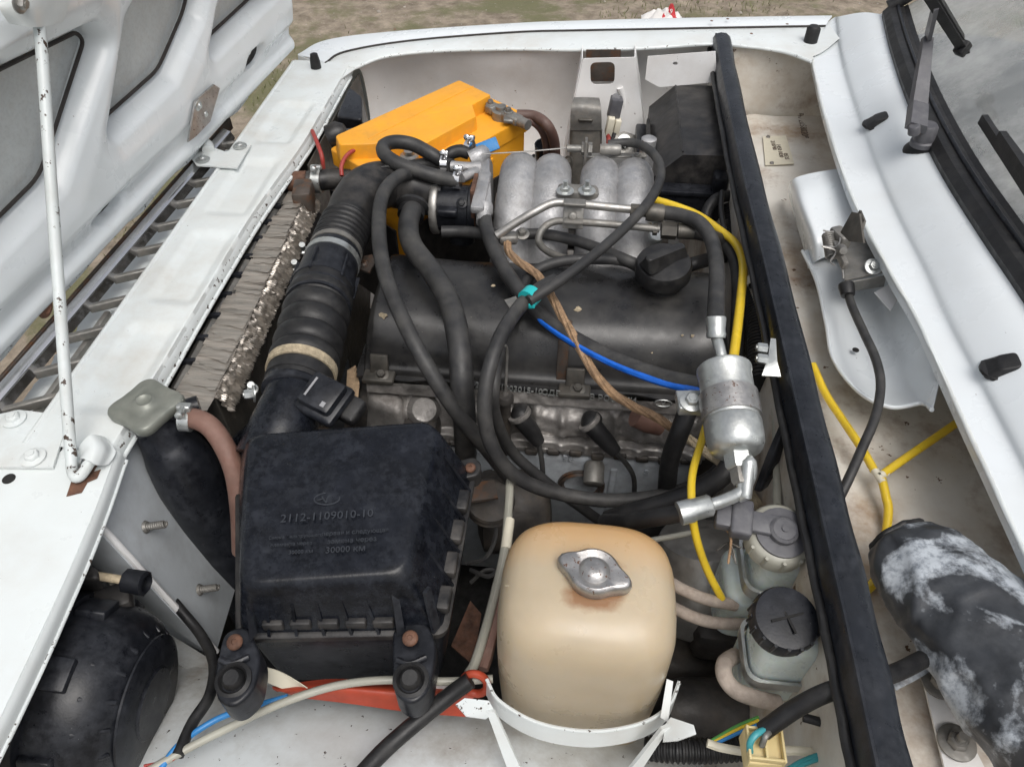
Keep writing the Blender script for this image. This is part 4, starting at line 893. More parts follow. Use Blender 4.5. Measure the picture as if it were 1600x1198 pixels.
def lobed(p, r, lobes, amp, prof_, n=48, ph=0.):
    vs, fs = [], []
    for rr, z in prof_:
        for k in range(n):
            t_ = 2*math.pi*k/n; m_ = 1+(amp*(abs(math.cos(lobes/2*(t_-ph)))**3) if rr > .5 else .12); vs.append(p+V((rr*r*m_*math.cos(t_), rr*r*m_*math.sin(t_), z)))
    for i in range(len(prof_)-1):
        for k in range(n): fs.append((i*n+k, i*n+(k+1) % n, (i+1)*n+(k+1) % n, (i+1)*n+k))
    fs.append(tuple(range(n-1,-1,-1))); fs.append(tuple((len(prof_)-1)*n+k for k in range(n))); return vs, fs
part('guide_bar', sweep([rl0+V((-.016,0,-.010)), rl1+V((-.016,0,-.010))], .008, 8), 'dull_steel', rd)
rc = part('cap', lobed(cp, .0305, 4, .30, [(.93,-.011),(1.0,-.009),(1.02,-.002),(.985,.0015),(.93,.003),(.60,.0035),(.36,.0042),(.31,.0064),(.25,.0075),(.20,.006),(.10,.0045),(.02,.0045)], n=96, ph=.35), 'cap_zinc', rd, 50)
part('spout', cat(lathe([(.011,-.01),(.011,.03)], W(268,645,-.058), (.7,.4,0), 14)), 'black_plastic', rd)
part('hose_clip', clamp_geo(W(291,655,-.058), (1,.1,-.1), .0125, .012, (0,.2,1)), 'zinc', rd)
part('mount_bracket', cat(plate(H((205,722,-.17),(232,700,-.17),(270,722,-.17),(258,752,-.17),(222,762,-.17)), .004), bolt(W(225,735,-.165),(-.3,-.3,1),.008,.007)), 'rust_metal', rd)
single('overflow_hose', tube(H((284,655,-.058),(305,654,-.056),(330,668,-.06),(352,700,-.075),(368,742,-.10),(376,800,-.14),(378,860,-.20)), .0115, 14), 'brown_hose', 'brown coolant hose curving down from the radiator neck', 'hose')
# fan shroud beside the radiator
sh = thing('fan_shroud', 'dusty black fan shroud between the radiator and the air duct', 'shroud', (-.36,.75,D-.5))
part('panel', patch([H((492,330,-.13),(440,420,-.13),(395,500,-.13),(352,590,-.13),(330,660,-.14)), H((520,350,-.16),(470,440,-.16),(425,525,-.16),(385,610,-.16),(365,690,-.17)), H((560,380,-.30),(520,470,-.30),(480,560,-.30),(440,650,-.30),(420,740,-.30))], .003, 6, 6), 'dusty_plastic', sh)
for px, py in ((474,393),(462,420),(396,610)):
    part('clip', cat(lathe([(.007,0),(.007,.006),(.0045,.007),(.0045,.02)], W(px,py,-.115), (.2,-.4,1), 12)), 'zinc', sh)
part('edge_rail', tube([p+V((.0,0,.0)) for p in H((488,338,-.118),(436,425,-.118),(390,510,-.118),(345,600,-.118))], .004, 8), 'oily_iron', sh)
part('fan_motor', lathe([(.05,0),(.055,.02),(.05,.06),(.02,.07)], (-.33,.78,D-.33), (1,0,0), 24), 'oily_iron', sh)
# ================================================================== air filter housing
af = thing('air_filter_housing', 'black rectangular air filter box with dusty lid, ribbed sides and moulded lettering', 'air filter', W(520,820,-.25))
lt = H((386,676,-.035),(372,914,-.045),(636,896,-.045),(684,654,-.030)); lb = H((372,700,-.110),(376,990,-.112),(692,984,-.112),(738,735,-.108))
def lid_geo():
    L = []; A = roundpoly(lb, .010, 6); T = roundpoly(lt, .020, 6); c = sum(T, V())/len(T)
    L.append([p+V((0,0,-.004)) for p in A]); L.append(A); 
    for s in (.25,.5,.72): L.append([a.lerp(b, s)+V((0,0,0)) for a, b in zip(A, T)])
    T0 = [a.lerp(b, .84) for a, b in zip(A, T)]; L.append(T0)
    for k, zz in ((.985,.80),(.95,.93),(.90,.985),(.80,1.0),(.4,1.004)):
        L.append([V((c.x+(p.x-c.x)*k, c.y+(p.y-c.y)*k, q.z+(p.z-q.z)*zz)) for p, q in zip(T, T0)])
    return rings(L)
ld = part('lid', lid_geo(), 'filter_lid', af, 55)
part('lid_flange', rings([[p+V((0,0,z))+((p-W(540,840,-.11)).normalized()*o) for p in roundpoly(lb, .012, 6)] for z, o in ((-.012,.004),(-.004,.006),(-.001,.006),(.001,.003))]), 'dusty_plastic', af)
part('base', rprism([(p-W(540,840,-.11))*.90+W(540,840,-.11)+V((0,0,-.13)) for p in lb], [(p-W(540,840,-.11))*.985+W(540,840,-.11)+V((0,0,-.012)) for p in lb], .012, .003), 'black_plastic', af)
# ribs on the face towards the camera and on the engine side
for k in range(6):
    s = .14+.135*k; a = lb[1].lerp(lb[2], s); b = lt[1].lerp(lt[2], s)
    part('rib', plate([a+V((0,-.004,.001)), a.lerp(b,.62)+V((0,.0,-.002)), a.lerp(b,.62)+V((0,.02,0)), a+V((0,.02,0))], .003), 'filter_lid', ld)
for k in range(5):
    s = .10+.135*k; a = lb[1].lerp(lb[2], s+.07); part('moulded_step', box(a+V((0,.004,.012)), (.020,.010,.012), .002, axes(lb[2]-lb[1],(0,0,1))), 'dusty_plastic', ld)
for k in range(4):
    s = .16+.20*k; a = lb[3].lerp(lb[2], s); b = lt[3].lerp(lt[2], s)
    part('rib', plate([a+V((.003,0,.001)), a.lerp(b,.70)+V((0,.0,.0)), a.lerp(b,.70)+V((-.02,0,0)), a+V((-.02,0,0))], .003), 'black_plastic', ld)
    c2 = lb[3].lerp(lb[2], s+.10); part('moulded_step', box(c2+V((-.010,0,.010)), (.026,.028,.012), .003, axes(lb[2]-lb[3],(0,0,1))), 'dusty_plastic', ld)
# lettering, raised on the lid
xw = (lt[2]-lt[1]).normalized(); yw = (lt[0]-lt[1]).normalized(); nl_ = xw.cross(yw).normalized()
Lp = lambda px, py: WP(px, py, (lt[0]+lt[2])/2+nl_*.0015, nl_)
part('lettering', textgeo('2112-1109010-10', .0125, Lp(511,806), xw, yw, .0003), 'print_grey', ld)
part('lettering', cat(textgeo('Смена фильтрующего', .0047, Lp(462,838), xw, yw, .0005), textgeo('элемента через', .0050, Lp(455,850), xw, yw, .0005), textgeo('30000 км', .0056, Lp(470,862), xw, yw, .0005)), 'print_grey', ld)
part('lettering', cat(textgeo('первая и следующая', .0062, Lp(555,831), xw, yw, .0005), textgeo('замена через', .0070, Lp(550,844), xw, yw, .0005), textgeo('30000 км', .0092, Lp(540,858), xw, yw, .0005)), 'print_grey', ld)
ec = Lp(511,779); part('emblem', cat(sweep([ec+xw*.0125*math.cos(i*.2618)+yw*.0068*math.sin(i*.2618) for i in range(25)], .0008, 6), tube([ec-xw*.005+yw*.003, ec-xw*.001-yw*.004, ec+xw*.001+yw*.002, ec+xw*.006+yw*.004], .0008, 6), tube([ec-xw*.009-yw*.001, ec-xw*.004+yw*.0005], .0007, 6)), 'print_grey', ld)
# mounting ears
def ear(pts, hh, sc, ring, nm):
    P = H(*[(x, y, hh) for x, y in pts]); c = sum(P, V())/len(P)
    e = part('mounting_ear', rprism([p+V((0,0,-.035)) for p in P], P, .012, .004, 5), 'black_plastic', af)
    part('screw', screw(W(*sc, hh+.0055), (0,-.25,1), .0075), 'rusty', e)
    part('rubber_mount', cat(lathe([(.0165,-.03),(.0165,.002),(.013,.004),(.010,.0),(.0095,.006),(.007,.009)], W(*ring, hh), (0,-.15,1), 22)), 'rubber', e)
    part('ear_web', tube(H((ring[0]-22,ring[1]-32,hh+.002),(ring[0]-2,ring[1]-26,hh+.002),(ring[0]+24,ring[1]-36,hh+.002)), .003, 8), 'black_plastic', e)
    return e
ear([(350,985),(385,975),(408,1020),(398,1078),(365,1106),(338,1094),(334,1050)], -.105, (367,1003), (365,1062), 'a')
ear([(614,975),(668,968),(684,1010),(672,1078),(645,1102),(616,1086),(612,1030)], -.105, (641,997), (642,1062), 'b')
for Q in (((383,905,-.06),(392,918,-.06),(404,985,-.105),(392,1000,-.105)), ((608,908,-.06),(618,905,-.06),(632,985,-.105),(620,990,-.105)), ((660,925,-.06),(668,915,-.06),(684,975,-.105),(674,988,-.105))):
    part('ear_rib', plate(H(*Q), .004), 'black_plastic', af)
P = H((700,722,-.10),(742,712,-.10),(754,725,-.10),(748,742,-.10),(712,750,-.10)); e = part('mounting_ear', rprism([p+V((0,0,-.02)) for p in P], P, .006, .003), 'dusty_plastic', af); part('screw', screw(W(735,731,-.098), (0,-.2,1), .006), 'rusty', e)
# outlet neck on the lid
part('outlet_neck', tube([W(425,720,-.085), W(442,672,-.070), W(456,632,-.060), W(462,612,-.058)], [.040,.038,.034,.033], 28), 'filter_lid', af)
part('neck_shoulder', rprism(H((352,700,-.12),(375,668,-.12),(470,650,-.12),(520,668,-.12),(500,720,-.12)), H((372,676,-.08),(388,655,-.075),(450,645,-.07),(495,665,-.07),(470,700,-.075)), .012, .008), 'filter_lid', af)
# ================================================================== air flow sensor and air duct
ms = thing('air_flow_sensor', 'black air flow sensor with small printed box on the filter outlet', 'sensor', W(500,630,-.08))
ma = (W(472,585,-.058)-W(458,625,-.060)).normalized()
part('ring', lathe([(.0345,-.008),(.0375,-.006),(.0375,.006),(.036,.008)], W(461,612,-.059), ma, 32), 'black_plastic', ms)
bxp = W(505,618,-.030); xa = (W(530,628,-.035)-W(484,604,-.03)).normalized(); ya = (W(512,592,-.03)-W(498,645,-.034)).normalized()
sb = part('housing', cat(box(bxp, (.042,.040,.022), .005, axes(xa, V((0,-.3,1)))), box(bxp+V((.0,-.0,-.006)), (.052,.050,.014), .005, axes(xa, V((0,-.3,1))))), 'black_plastic', ms)
X_, Y_, Z_ = axes(xa, V((0,-.3,1)))
part('label_print', cat(box(bxp-X_*.013+Z_*.0112, (.0025,.024,.0004), 0, (X_, Y_, Z_)), box(bxp+X_*.011-Y_*.012+Z_*.0112, (.005,.006,.0004), 0, (X_, Y_, Z_))), 'print_pale', sb)
part('plug', box(W(548,640,-.05), (.026,.030,.018), .004, axes(xa, V((0,-.3,1)))), 'rubber', ms)
duct = thing('air_duct', 'black corrugated rubber air duct with metal bands from filter box to throttle', 'duct', W(500,450,-.12))
dp = H((463,608,-.058),(470,585,-.056),(478,555,-.053),(488,515,-.050),(497,480,-.048),(505,450,-.047),(514,422,-.046),(523,398,-.045),(533,372,-.044),(545,345,-.042),(558,318,-.040),(578,296,-.042),(610,288,-.048),(650,294,-.056),(690,304,-.064))
def seg(i0, i1, rfun, n=34, N=60):
    path = crom(dp[i0:i1+1], 40); m = len(path); rs_ = [rfun(k/(m-1)) for k in range(m)]; return sweep(path, rs_, n)
part('lower_bellows', seg(0, 5, lambda s: .0385+.0010*s+(.0065*abs(math.sin(math.pi*5*(s-.28)/.64))**.55-.0035 if .28 < s < .92 else 0) -.0015*(1 if s < .06 else 0)), 'rubber', duct)
part('adapter', seg(4, 7, lambda s: .0400-.0045*s+.0022*(1 if .30 < s < .38 else 0)+.0015*(1 if s < .2 else 0)), 'black_plastic', duct)
for k in range(6):
    d_ = (dp[6]-dp[5]).normalized(); u_, v_, a_ = frame(d_); q = u_*math.cos(k*1.05+.3)+v_*math.sin(k*1.05+.3); part('adapter_rib', box(dp[5].lerp(dp[6],.4)+q*.0385, (.042,.004,.007), .001, (a_, a_.cross(q), q)), 'black_plastic', duct)
part('upper_bellows', seg(7, 9, lambda s: .0345+(.0055*abs(math.sin(math.pi*6*(s-.10)/.82))**.55-.003 if .10 < s < .92 else 0)), 'rubber', duct)
part('elbow', seg(9, 14, lambda s: .0345+.0025*math.sin(math.pi*min(1, s*1.6)) if s < .62 else .036), 'dusty_plastic', duct)
part('elbow_ridge', cat(box(W(588,262,-.012),(.05,.008,.006),.002,rot(.3)), box(W(575,275,-.012),(.006,.03,.006),.002,rot(.3))), 'dusty_plastic', duct)
part('hose_spigot', lathe([(.022,0),(.024,.006),(.019,.010),(.019,.022)], W(645,318,-.030), (.0,-.65,-.25), 24), 'dusty_plastic', duct)
part('band', lathe([(.0395,-.006),(.0412,-.006),(.0412,.006),(.0395,.006)], dp[1].lerp(dp[2],.2), dp[2]-dp[1], 36), 'straw_braid', duct, label='rust-stained metal hose band')
part('band', lathe([(.0362,-.005),(.0376,-.005),(.0376,.005),(.0362,.005)], dp[6].lerp(dp[7],.55), dp[7]-dp[6], 36), 'zinc', duct, label='bright steel hose band')
part('band', lathe([(.0352,-.004),(.0362,-.004),(.0362,.004),(.0352,.004)], dp[7].lerp(dp[8],.15), dp[8]-dp[7], 36), 'dull_steel', duct)
part('band_screw', cat(bolt(W(398,615,-.07),(-.8,-.4,.2),.006,.012)), 'zinc', duct)
part('bracket', cat(plate(H((545,408,-.075),(582,400,-.075),(586,412,-.075),(578,428,-.075),(552,420,-.075)), .003), screw(W(568,412,-.073), (0,-.3,1), .007)), 'rust_metal', duct)
cx = thing('coolant_flange', 'oxidised alloy coolant pipe with clip above the radiator corner', 'pipe', W(500,290,-.14))
part('pipe', tube(H((440,285,-.085),(480,284,-.085),(520,280,-.085),(560,282,-.09)), .017, 16), 'dusty_plastic', cx)
part('rusty_end', tube(H((452,285,-.083),(480,284,-.083)), .0175, 16), 'rusty', cx)
part('clip', clamp_geo(W(496,283,-.085), (1,.05,0), .0178, .014, (0,.3,1)), 'zinc', cx)
# ================================================================== expansion tank
tk = thing('expansion_tank', 'rounded milky plastic coolant expansion tank, stained amber at the top', 'tank', (.034,.360,D-.30))
def supel(c, a, b, z, n=64, e=3.4):
    out = []
    for k in range(n):
        t_ = 2*math.pi*k/n; cc, s_ = math.cos(t_), math.sin(t_)
        out.append(V((c[0]+a*math.copysign(abs(cc)**(2/e), cc), c[1]+b*math.copysign(abs(s_)**(2/e), s_), z)))
    return out
def tank_geo():
    L = []; c = (.0345, .362)
    for h, k in ((-.30,.60),(-.298,.80),(-.29,.90),(-.27,.945),(-.24,.965),(-.20,.985),(-.16,1.0),(-.13,1.004),(-.10,1.),(-.080,.995),(-.066,.972),(-.054,.925),(-.046,.86),(-.040,.77),(-.0355,.64),(-.033,.45),(-.032,.2)):
        L.append(supel((c[0], c[1]+.012*(1-k)),   .083*k, .073*k, D+h))
    return rings(L)
part('body', tank_geo(), 'tank_plastic', tk, 80)
part('filler_neck', lathe([(.019,-.012),(.019,.006),(.017,.010)], W(928,905,-.036), (0,-.10,1), 24), 'tank_plastic', tk)
cc = W(929,890,-.020)
def capf(p, rx, ry, prof_, n=56, ph=0.):
    vs, fs = [], []
    for rr, z in prof_:
        for k in range(n):
            t_ = 2*math.pi*k/n; ta = min(abs(t_), abs(t_-math.pi), abs(t_-2*math.pi)); R0 = ry+(rx-ry)*math.exp(-(ta/.36)**2) if rr > .7 else ry; q = V((R0*rr*math.cos(t_), (R0 if rr > .7 else ry)*rr*math.sin(t_)*.96, z)); q.rotate(Matrix.Rotation(ph, 3, 'Z')); vs.append(p+q)
    for i in range(len(prof_)-1):
        for k in range(n): fs.append((i*n+k, i*n+(k+1) % n, (i+1)*n+(k+1) % n, (i+1)*n+k))
    fs.append(tuple(range(n-1,-1,-1))); fs.append(tuple((len(prof_)-1)*n+k for k in range(n))); return vs, fs
part('cap', capf(cc, .0335, .0225, [(.90,-.014),(1.02,-.012),(1.05,-.004),(1.0,.0005),(.90,.002),(.62,.000),(.55,.002),(.42,.005),(.25,.006),(.03,.006)], ph=-.32), 'zinc_worn', tk, 50, label='worn zinc-plated pressure cap with rust spots')
part('rust_stain', lathe([(.024,0),(.024,.0006)], W(929,921,-.0345), (0,-.10,1), 20), 'rusty', tk) if 0 else None
part('mould_seam', sweep([p+V((0,0,.0003)) for p in H((790,915,-.05),(850,914,-.042),(880,913,-.038))], .0006, 6), 'tank_plastic', tk)
tbk = thing('tank_bracket', 'white painted strap bracket with chipped edges round the front of the expansion tank', 'bracket', (.03,.27,D-.30))
sr = H((760,1060,-.14),(778,1092,-.14),(830,1124,-.14),(890,1139,-.14),(950,1140,-.14),(1010,1126,-.14),(1046,1100,-.14),(1062,1064,-.14))
part('strap', patch([sr, [p+V((0,-.006,-.024)) for p in sr]], .0018, 8, 2), 'panel_paint', tbk)
part('strap_edge', tube([p+V((0,-.0005,.000)) for p in sr], .0014, 6), 'chipped_paint', tbk)
part('tab', plate(H((712,1100,-.115),(726,1090,-.115),(764,1094,-.115),(774,1112,-.125),(758,1122,-.125),(728,1118,-.115)), .002, nrm=(0,0,1)), 'chipped_paint', tbk)
part('tab', plate(H((1040,1130,-.125),(1048,1120,-.125),(1084,1132,-.115),(1088,1146,-.115),(1060,1156,-.115),(1036,1158,-.125)), .002, nrm=(0,0,1)), 'panel_paint', tbk)
part('arm', plate(H((760,1104,-.122),(774,1108,-.122),(830,1230,-.19),(806,1230,-.19)), .004), 'panel_paint', tbk)
part('arm', plate(H((1032,1134,-.122),(1046,1128,-.122),(975,1235,-.19),(952,1235,-.19)), .004), 'panel_paint', tbk)
part('arm', plate(H((1042,1060,-.12),(1052,1064,-.12),(1044,1128,-.135),(1032,1120,-.135)), .002), 'panel_paint', tbk)
# long strip beside the tank
sg = thing('dipper_strip', 'long pale metal strip running from the filter box to the tank', 'strip', W(760,900,-.30))
part('strip', tube(H((797,750,-.17),(794,800,-.17),(788,860,-.17),(775,920,-.17),(758,985,-.17),(742,1035,-.17),(732,1052,-.17)), .0052, 8), 'clear_tube', sg)
part('sleeve', tube(H((796,812,-.17),(790,858,-.17)), .0062, 10), 'ivory', sg)
part('rust_side', tube([p+V((.008,0,-.006)) for p in H((786,865,-.17),(770,935,-.17),(750,1015,-.17),(742,1040,-.17))], .006, 8), 'brown_hose', sg)
# alternator dark mass between filter box and tank
al = thing('alternator', 'grimy dark alternator deep between the filter box and the tank', 'alternator', W(770,800,-.45))
part('body', lathe([(.03,0),(.055,.006),(.06,.02),(.06,.09),(.05,.10),(.02,.105)], W(745,800,-.33), (1,.2,0), 24), 'oily_iron', al)
part('pulley', lathe([(.03,0),(.032,.004),(.026,.010),(.032,.016),(.03,.02)], W(765,790,-.25), (.1,-.2,1), 24), 'oily_iron', al)
part('bracket', plate(H((722,760,-.21),(772,752,-.21),(778,780,-.21),(735,786,-.21)), .004), 'rust_metal', al)
part('wiring', cat(tube(H((730,880,-.28),(760,870,-.27),(775,830,-.26),(765,780,-.25)), .003, 6), tube(H((735,890,-.28),(765,900,-.27),(785,880,-.27)), .003, 6), tube(H((735,910,-.29),(760,890,-.28),(790,895,-.28)), .0028, 6)), 'hose_rubber', al)
part('rust_guard', plate(H((705,1010,-.30),(735,940,-.30),(752,960,-.30),(740,1040,-.30)), .003), 'rusty', al)
# rubber covered red pan strut
hp = thing('red_guard', 'long orange-red rubber guard lying on the wheel arch under the filter box', 'guard', W(600,1090,-.24))
part('guard_body', patch([H((425,1072,-.185),(520,1060,-.18),(640,1065,-.18),(740,1065,-.18)), H((440,1080,-.18),(520,1075,-.165),(640,1083,-.165),(740,1085,-.17)), H((470,1090,-.19),(540,1098,-.185),(640,1112,-.185),(735,1120,-.19))], .003, 8, 8), 'red_rubber', hp)
rp = W(742,1068,-.155); part('loop', sweep([rp+V((.012*math.cos(i*.3307),.003*math.sin(i*.33),.016*math.sin(i*.3307))) for i in range(20)], .004, 8), 'red_rubber', hp)
single('filter_tape', patch([H((410,1040,-.17),(440,1050,-.17),(480,1075,-.17)), H((415,1065,-.18),(450,1078,-.18),(478,1078,-.18))], .001), 'ivory', 'crumpled piece of pale tape under the filter box near its left ear', 'tape')
single('support_bracket', cat(patch([H((665,1058,-.16),(700,1070,-.165),(735,1058,-.16)), H((665,1080,-.175),(700,1090,-.18),(738,1076,-.175))], .0015)), 'inner_white', 'curved pale support bracket beside the right ear of the filter box', 'bracket')
# ================================================================== fuse box
fb = thing('fuse_box', 'black plastic fuse box with sloping lid beside the bulkhead', 'fuse box', (.175,1.25,D-.17))
def fprof(y, k=1.): return [V((x, y, D+h)) for x, h in ((.118,-.135),(.118,-.085),(.160,-.042),(.226,-.040),(.234,-.052),(.234,-.135))]
part('lid', rings([[p*1 for p in fprof(1.135)]]+[fprof(1.14), fprof(1.38), fprof(1.385)]), 'dusty_plastic', fb, 25)
part('base', cat(box((.178,1.245,D-.137),(.128,.27,.02),.004), box((.105,1.30,D-.115),(.02,.10,.03),.004)), 'black_plastic', fb)
part('front_skirt', cat(box((.178,1.120,D-.115),(.116,.03,.05),.006), box((.176,1.104,D-.092),(.10,.008,.008),.002), box((.222,1.115,D-.075),(.022,.03,.03),.005)), 'black_plastic', fb)
part('lid_ridge', tube([V((.160,1.142,D-.0405)),V((.160,1.38,D-.0405))], .0015, 6), 'dusty_plastic', fb)
part('side_hinge', box((.236,1.30,D-.045),(.006,.16,.012),.002), 'dusty_plastic', fb)
part('side_catch', box((.114,1.27,D-.09),(.006,.10,.03),.002), 'dusty_plastic', fb)
part('blue_plug', box(W(1055,298,-.17),(.05,.02,.02),.003), 'blue_wire', fb)
cl = thing('ignition_coil', 'dark olive ignition coil in a steel clamp band against the inner wing', 'coil', WY(915,250,1.345)-V((0,0,.12)))
part('case', rprism([WY(889,292,1.30),WY(939,292,1.30),WY(939,285,1.36),WY(889,285,1.36)], [WY(890,200,1.335),WY(941,200,1.335),WY(940,196,1.38),WY(891,196,1.38)], .008, .005), 'dark_steel', cl)
part('clamp_band', patch([[WY(891,204,1.332),WY(891,186,1.332),WY(893,166,1.338),WY(896,154,1.36),WY(897,152,1.385)], [WY(915,204,1.330),WY(915,186,1.330),WY(915,166,1.336),WY(915,154,1.358),WY(915,152,1.385)], [WY(940,204,1.332),WY(940,186,1.332),WY(939,168,1.338),WY(937,156,1.36),WY(936,153,1.385)]], .002, 6, 6), 'dull_steel', cl)
part('band_fold', box(WY(915,188,1.328),(.026,.006,.006),.002), 'dark_steel', cl)
part('screw', cat(bolt(WY(889,252,1.305),(-.5,-.7,.2),.006,.008)), 'dark_steel', cl)
part('lug', cat(lathe([(.0,0),(.01,.001),(.012,.01)], WY(975,222,1.32),(0,-.7,.6),14)), 'zinc', cl)
part('wing_stay', patch([[WY(952,240,1.30),WY(962,212,1.33),WY(975,206,1.34)],[WY(1002,250,1.30),WY(1004,222,1.33),WY(990,212,1.34)]], .002), 'dull_steel', cl)
cu_ = thing('cable_cup', 'small black cup round the battery cables beside the coil', 'cup', WY(850,262,1.30))
part('shell', lathe([(.018,0),(.021,.05),(.019,.05),(.016,.004)], WY(852,262,1.29), (0,-.1,1), 20), 'black_plastic', cu_)
cn = thing('wire_connector', 'black and white wire connector clipped to the inner wing beside the coil', 'connector', WY(955,215,1.33))
part('black_body', cat(box(WY(961,169,1.348),(.022,.022,.040),.003,rot(.1,.12)), lathe([(.007,0),(.007,.006)], WY(962,154,1.35),(0,-.6,.6),14)), 'grey_plastic', cn)
part('white_body', cat(box(WY(953,196,1.335),(.013,.018,.034),.002,rot(.1,.12)), box(WY(964,198,1.338),(.011,.016,.030),.002,rot(.1,.12))), 'ivory', cn)
part('red_lead', tube([WY(950,208,1.33),WY(951,220,1.325),WY(950,240,1.31)], .0045, 8), 'red_wire', cn)
part('black_lead', tube([WY(960,208,1.33),WY(955,225,1.32),WY(948,245,1.31)], .004, 8), 'rubber', cn)
# ================================================================== fuel filter
ftop = W(1131,577,.035); fdir = (-up*.86-fw*.50).normalized()
ff = thing('fuel_filter', 'zinc-plated cylindrical fuel filter with hexagon nut held in front of the bulkhead', 'filter', ftop+fdir*.05-V((0,0,.05)))
r1 = .0262
part('canister', lathe([(.006,-.006),(.018,-.005),(r1*.96,-.002),(r1*1.04,.0),(r1*1.04,.004),(r1,.006),(r1,.026),(r1*.985,.028),(r1*1.03,.031),(r1*1.03,.055),(r1*.985,.058),(r1*1.06,.061),(r1*1.06,.074),(r1*1.03,.083),(r1*.92,.090),(r1*.7,.094),(.008,.096)], ftop, fdir, 40), 'zinc', ff)
part('inlet_pipe', tube([ftop+fdir*.002, ftop-fdir*.02+V((-.002,0,.004)), W(1119,525,.045)], .0058, 12), 'zinc', ff)
part('ferrule', lathe([(.0095,0),(.0105,.003),(.0095,.008),(.0105,.020),(.0095,.022)], W(1119,528,.045), up, 14), 'zinc', ff)
part('hexagon_nut', lathe([(.0135,.094),(.0135,.107),(.0115,.110)], ftop, fdir, 6), 'zinc', ff)
part('union_nut', lathe([(.0100,.110),(.0100,.122),(.0085,.125)], ftop, fdir, 6), 'dull_steel', ff)
e0 = ftop+fdir*.122
part('outlet_pipe', tube([e0, e0+fdir*.012+V((.0015,0,-.004)), W(1170,722,.02), W(1172,742,.01), W(1158,768,0.), W(1130,782,-.01), W(1108,789,-.015)], .0062, 12), 'zinc', ff)
part('hose_ferrule', lathe([(.0085,0),(.0105,.002),(.0105,.018),(.0115,.020),(.0115,.032)], W(1112,788,-.015), W(1080,797,-.018)-W(1112,788,-.015), 16), 'zinc', ff)
part('clamp_band', lathe([(r1*1.03,.030),(r1*1.10,.030),(r1*1.10,.056),(r1*1.03,.056)], ftop, fdir, 36), 'zinc_worn', ff)
part('clamp_ear', cat(box(W(1080,629,.0),(.030,.026,.012),.002,rot(.1)), bolt(W(1081,627,.008),(0,-.2,1),.0075,.007)), 'zinc', ff)
bt = part('mount_bracket', cat(plate(H((1190,588,.0),(1200,560,.01),(1204,530,.015),(1212,531,.015),(1214,565,.012),(1220,590,.0)), .003), bolt(W(1200,545,.015),(-1,0,.1),.0055,.012,False), bolt(W(1200,562,.012),(-1,0,.1),.0055,.012,False)), 'zinc', ff)
# ================================================================== fluid reservoirs
def lean(P, z): return [V((p.x, p.y, z)) for p in P]
r1o = thing('brake_reservoir', 'milky brake fluid reservoir with clear cap and level sensor', 'reservoir', W(1195,890,-.22))
c1 = W(1200,880,-.10)
def rsq(c, a, b, h0, h1, r=.012, er=.008): return rprism([V((c.x-a,c.y-b,D+h0)),V((c.x+a,c.y-b,D+h0)),V((c.x+a,c.y+b,D+h0)),V((c.x-a,c.y+b,D+h0))],[V((c.x-a,c.y-b,D+h1)),V((c.x+a,c.y-b,D+h1)),V((c.x+a,c.y+b,D+h1)),V((c.x-a,c.y+b,D+h1))],r,er,6)
part('body', cat(rsq(V((c1.x+.012,c1.y,0)),.030,.030,-.140,-.052,.018,.014), rsq(V((c1.x-.004,c1.y+.004,0)),.034,.034,-.20,-.125,.02,.014)), 'reservoir', r1o)
part('clamp_band', rings([[p for p in roundpoly([V((c1.x+.010+a,c1.y+b,D-.112+z)) for a,b in ((-.034-o,-.033-o),(.034+o,-.033-o),(.034+o,.033+o),(-.034-o,.033+o))],.018,6)] for z,o in ((0,.0),(0,.003),(.014,.003),(.014,.0))], caps=False), 'zinc', r1o)
k1 = W(1217,838,-.040); ka1 = V((.02,-.22,1))
part('cap', cat(lathe([(.024,-.014),(.031,-.012),(.031,.004),(.028,.008),(.022,.009)], k1, ka1, 40), *[lathe([(.0018,-.011),(.0018,.004)], k1+V((.031*math.cos(i*.5236),.031*math.sin(i*.5236),0)), ka1, 6) for i in range(12)]), 'clear_tube', r1o)
s1 = part('level_sensor', cat(lathe([(.0245,.008),(.0245,.0115),(.022,.012)], k1, ka1, 32), lathe([(.0135,.012),(.0135,.018),(.011,.020),(.010,.019),(.003,.0195),(.003,.021)], k1, ka1, 28)), 'grey_plastic', r1o)
ad_ = (W(1130,806,-.026)-W(1215,822,-.026)).normalized()
part('sensor_arm', cat(box(W(1183,817,-.026),(.05,.021,.009),.002,axes(ad_,(0,-.2,1))), box(W(1158,811,-.025),(.020,.036,.016),.003,axes(ad_,(0,-.2,1))), box(W(1136,808,-.027),(.022,.024,.014),.003,axes(ad_,(0,-.2,1)))), 'grey_plastic', s1)
part('copper_pin', tube(H((1130,822,-.03),(1142,840,-.04),(1138,880,-.06)), .0012, 6), 'copper', r1o)
part('wire_clip', tube(H((1120,860,-.05),(1140,848,-.05),(1150,880,-.06),(1140,850,-.05),(1158,856,-.05)), .0009, 6), 'dark_steel', r1o)
r2o = thing('clutch_reservoir', 'milky clutch fluid reservoir with black screw cap marked with a cross', 'reservoir', W(1220,1020,-.20))
c2 = W(1222,1005,-.09)
part('body', cat(rsq(V((c2.x,c2.y,0)),.0275,.027,-.150,-.050,.016,.012), rsq(V((c2.x-.002,c2.y+.01,0)),.026,.026,-.19,-.13,.016,.01)), 'reservoir', r2o)
part('clamp_band', rings([[p for p in roundpoly([V((c2.x+a,c2.y+b,D-.118+z)) for a,b in ((-.0295-o,-.029-o),(.0295+o,-.029-o),(.0295+o,.029+o),(-.0295-o,.029+o))],.016,6)] for z,o in ((0,.0),(0,.003),(.013,.003),(.013,.0))], caps=False), 'zinc', r2o)
k2 = W(1226,968,-.036); ka2 = V((.02,-.20,1))
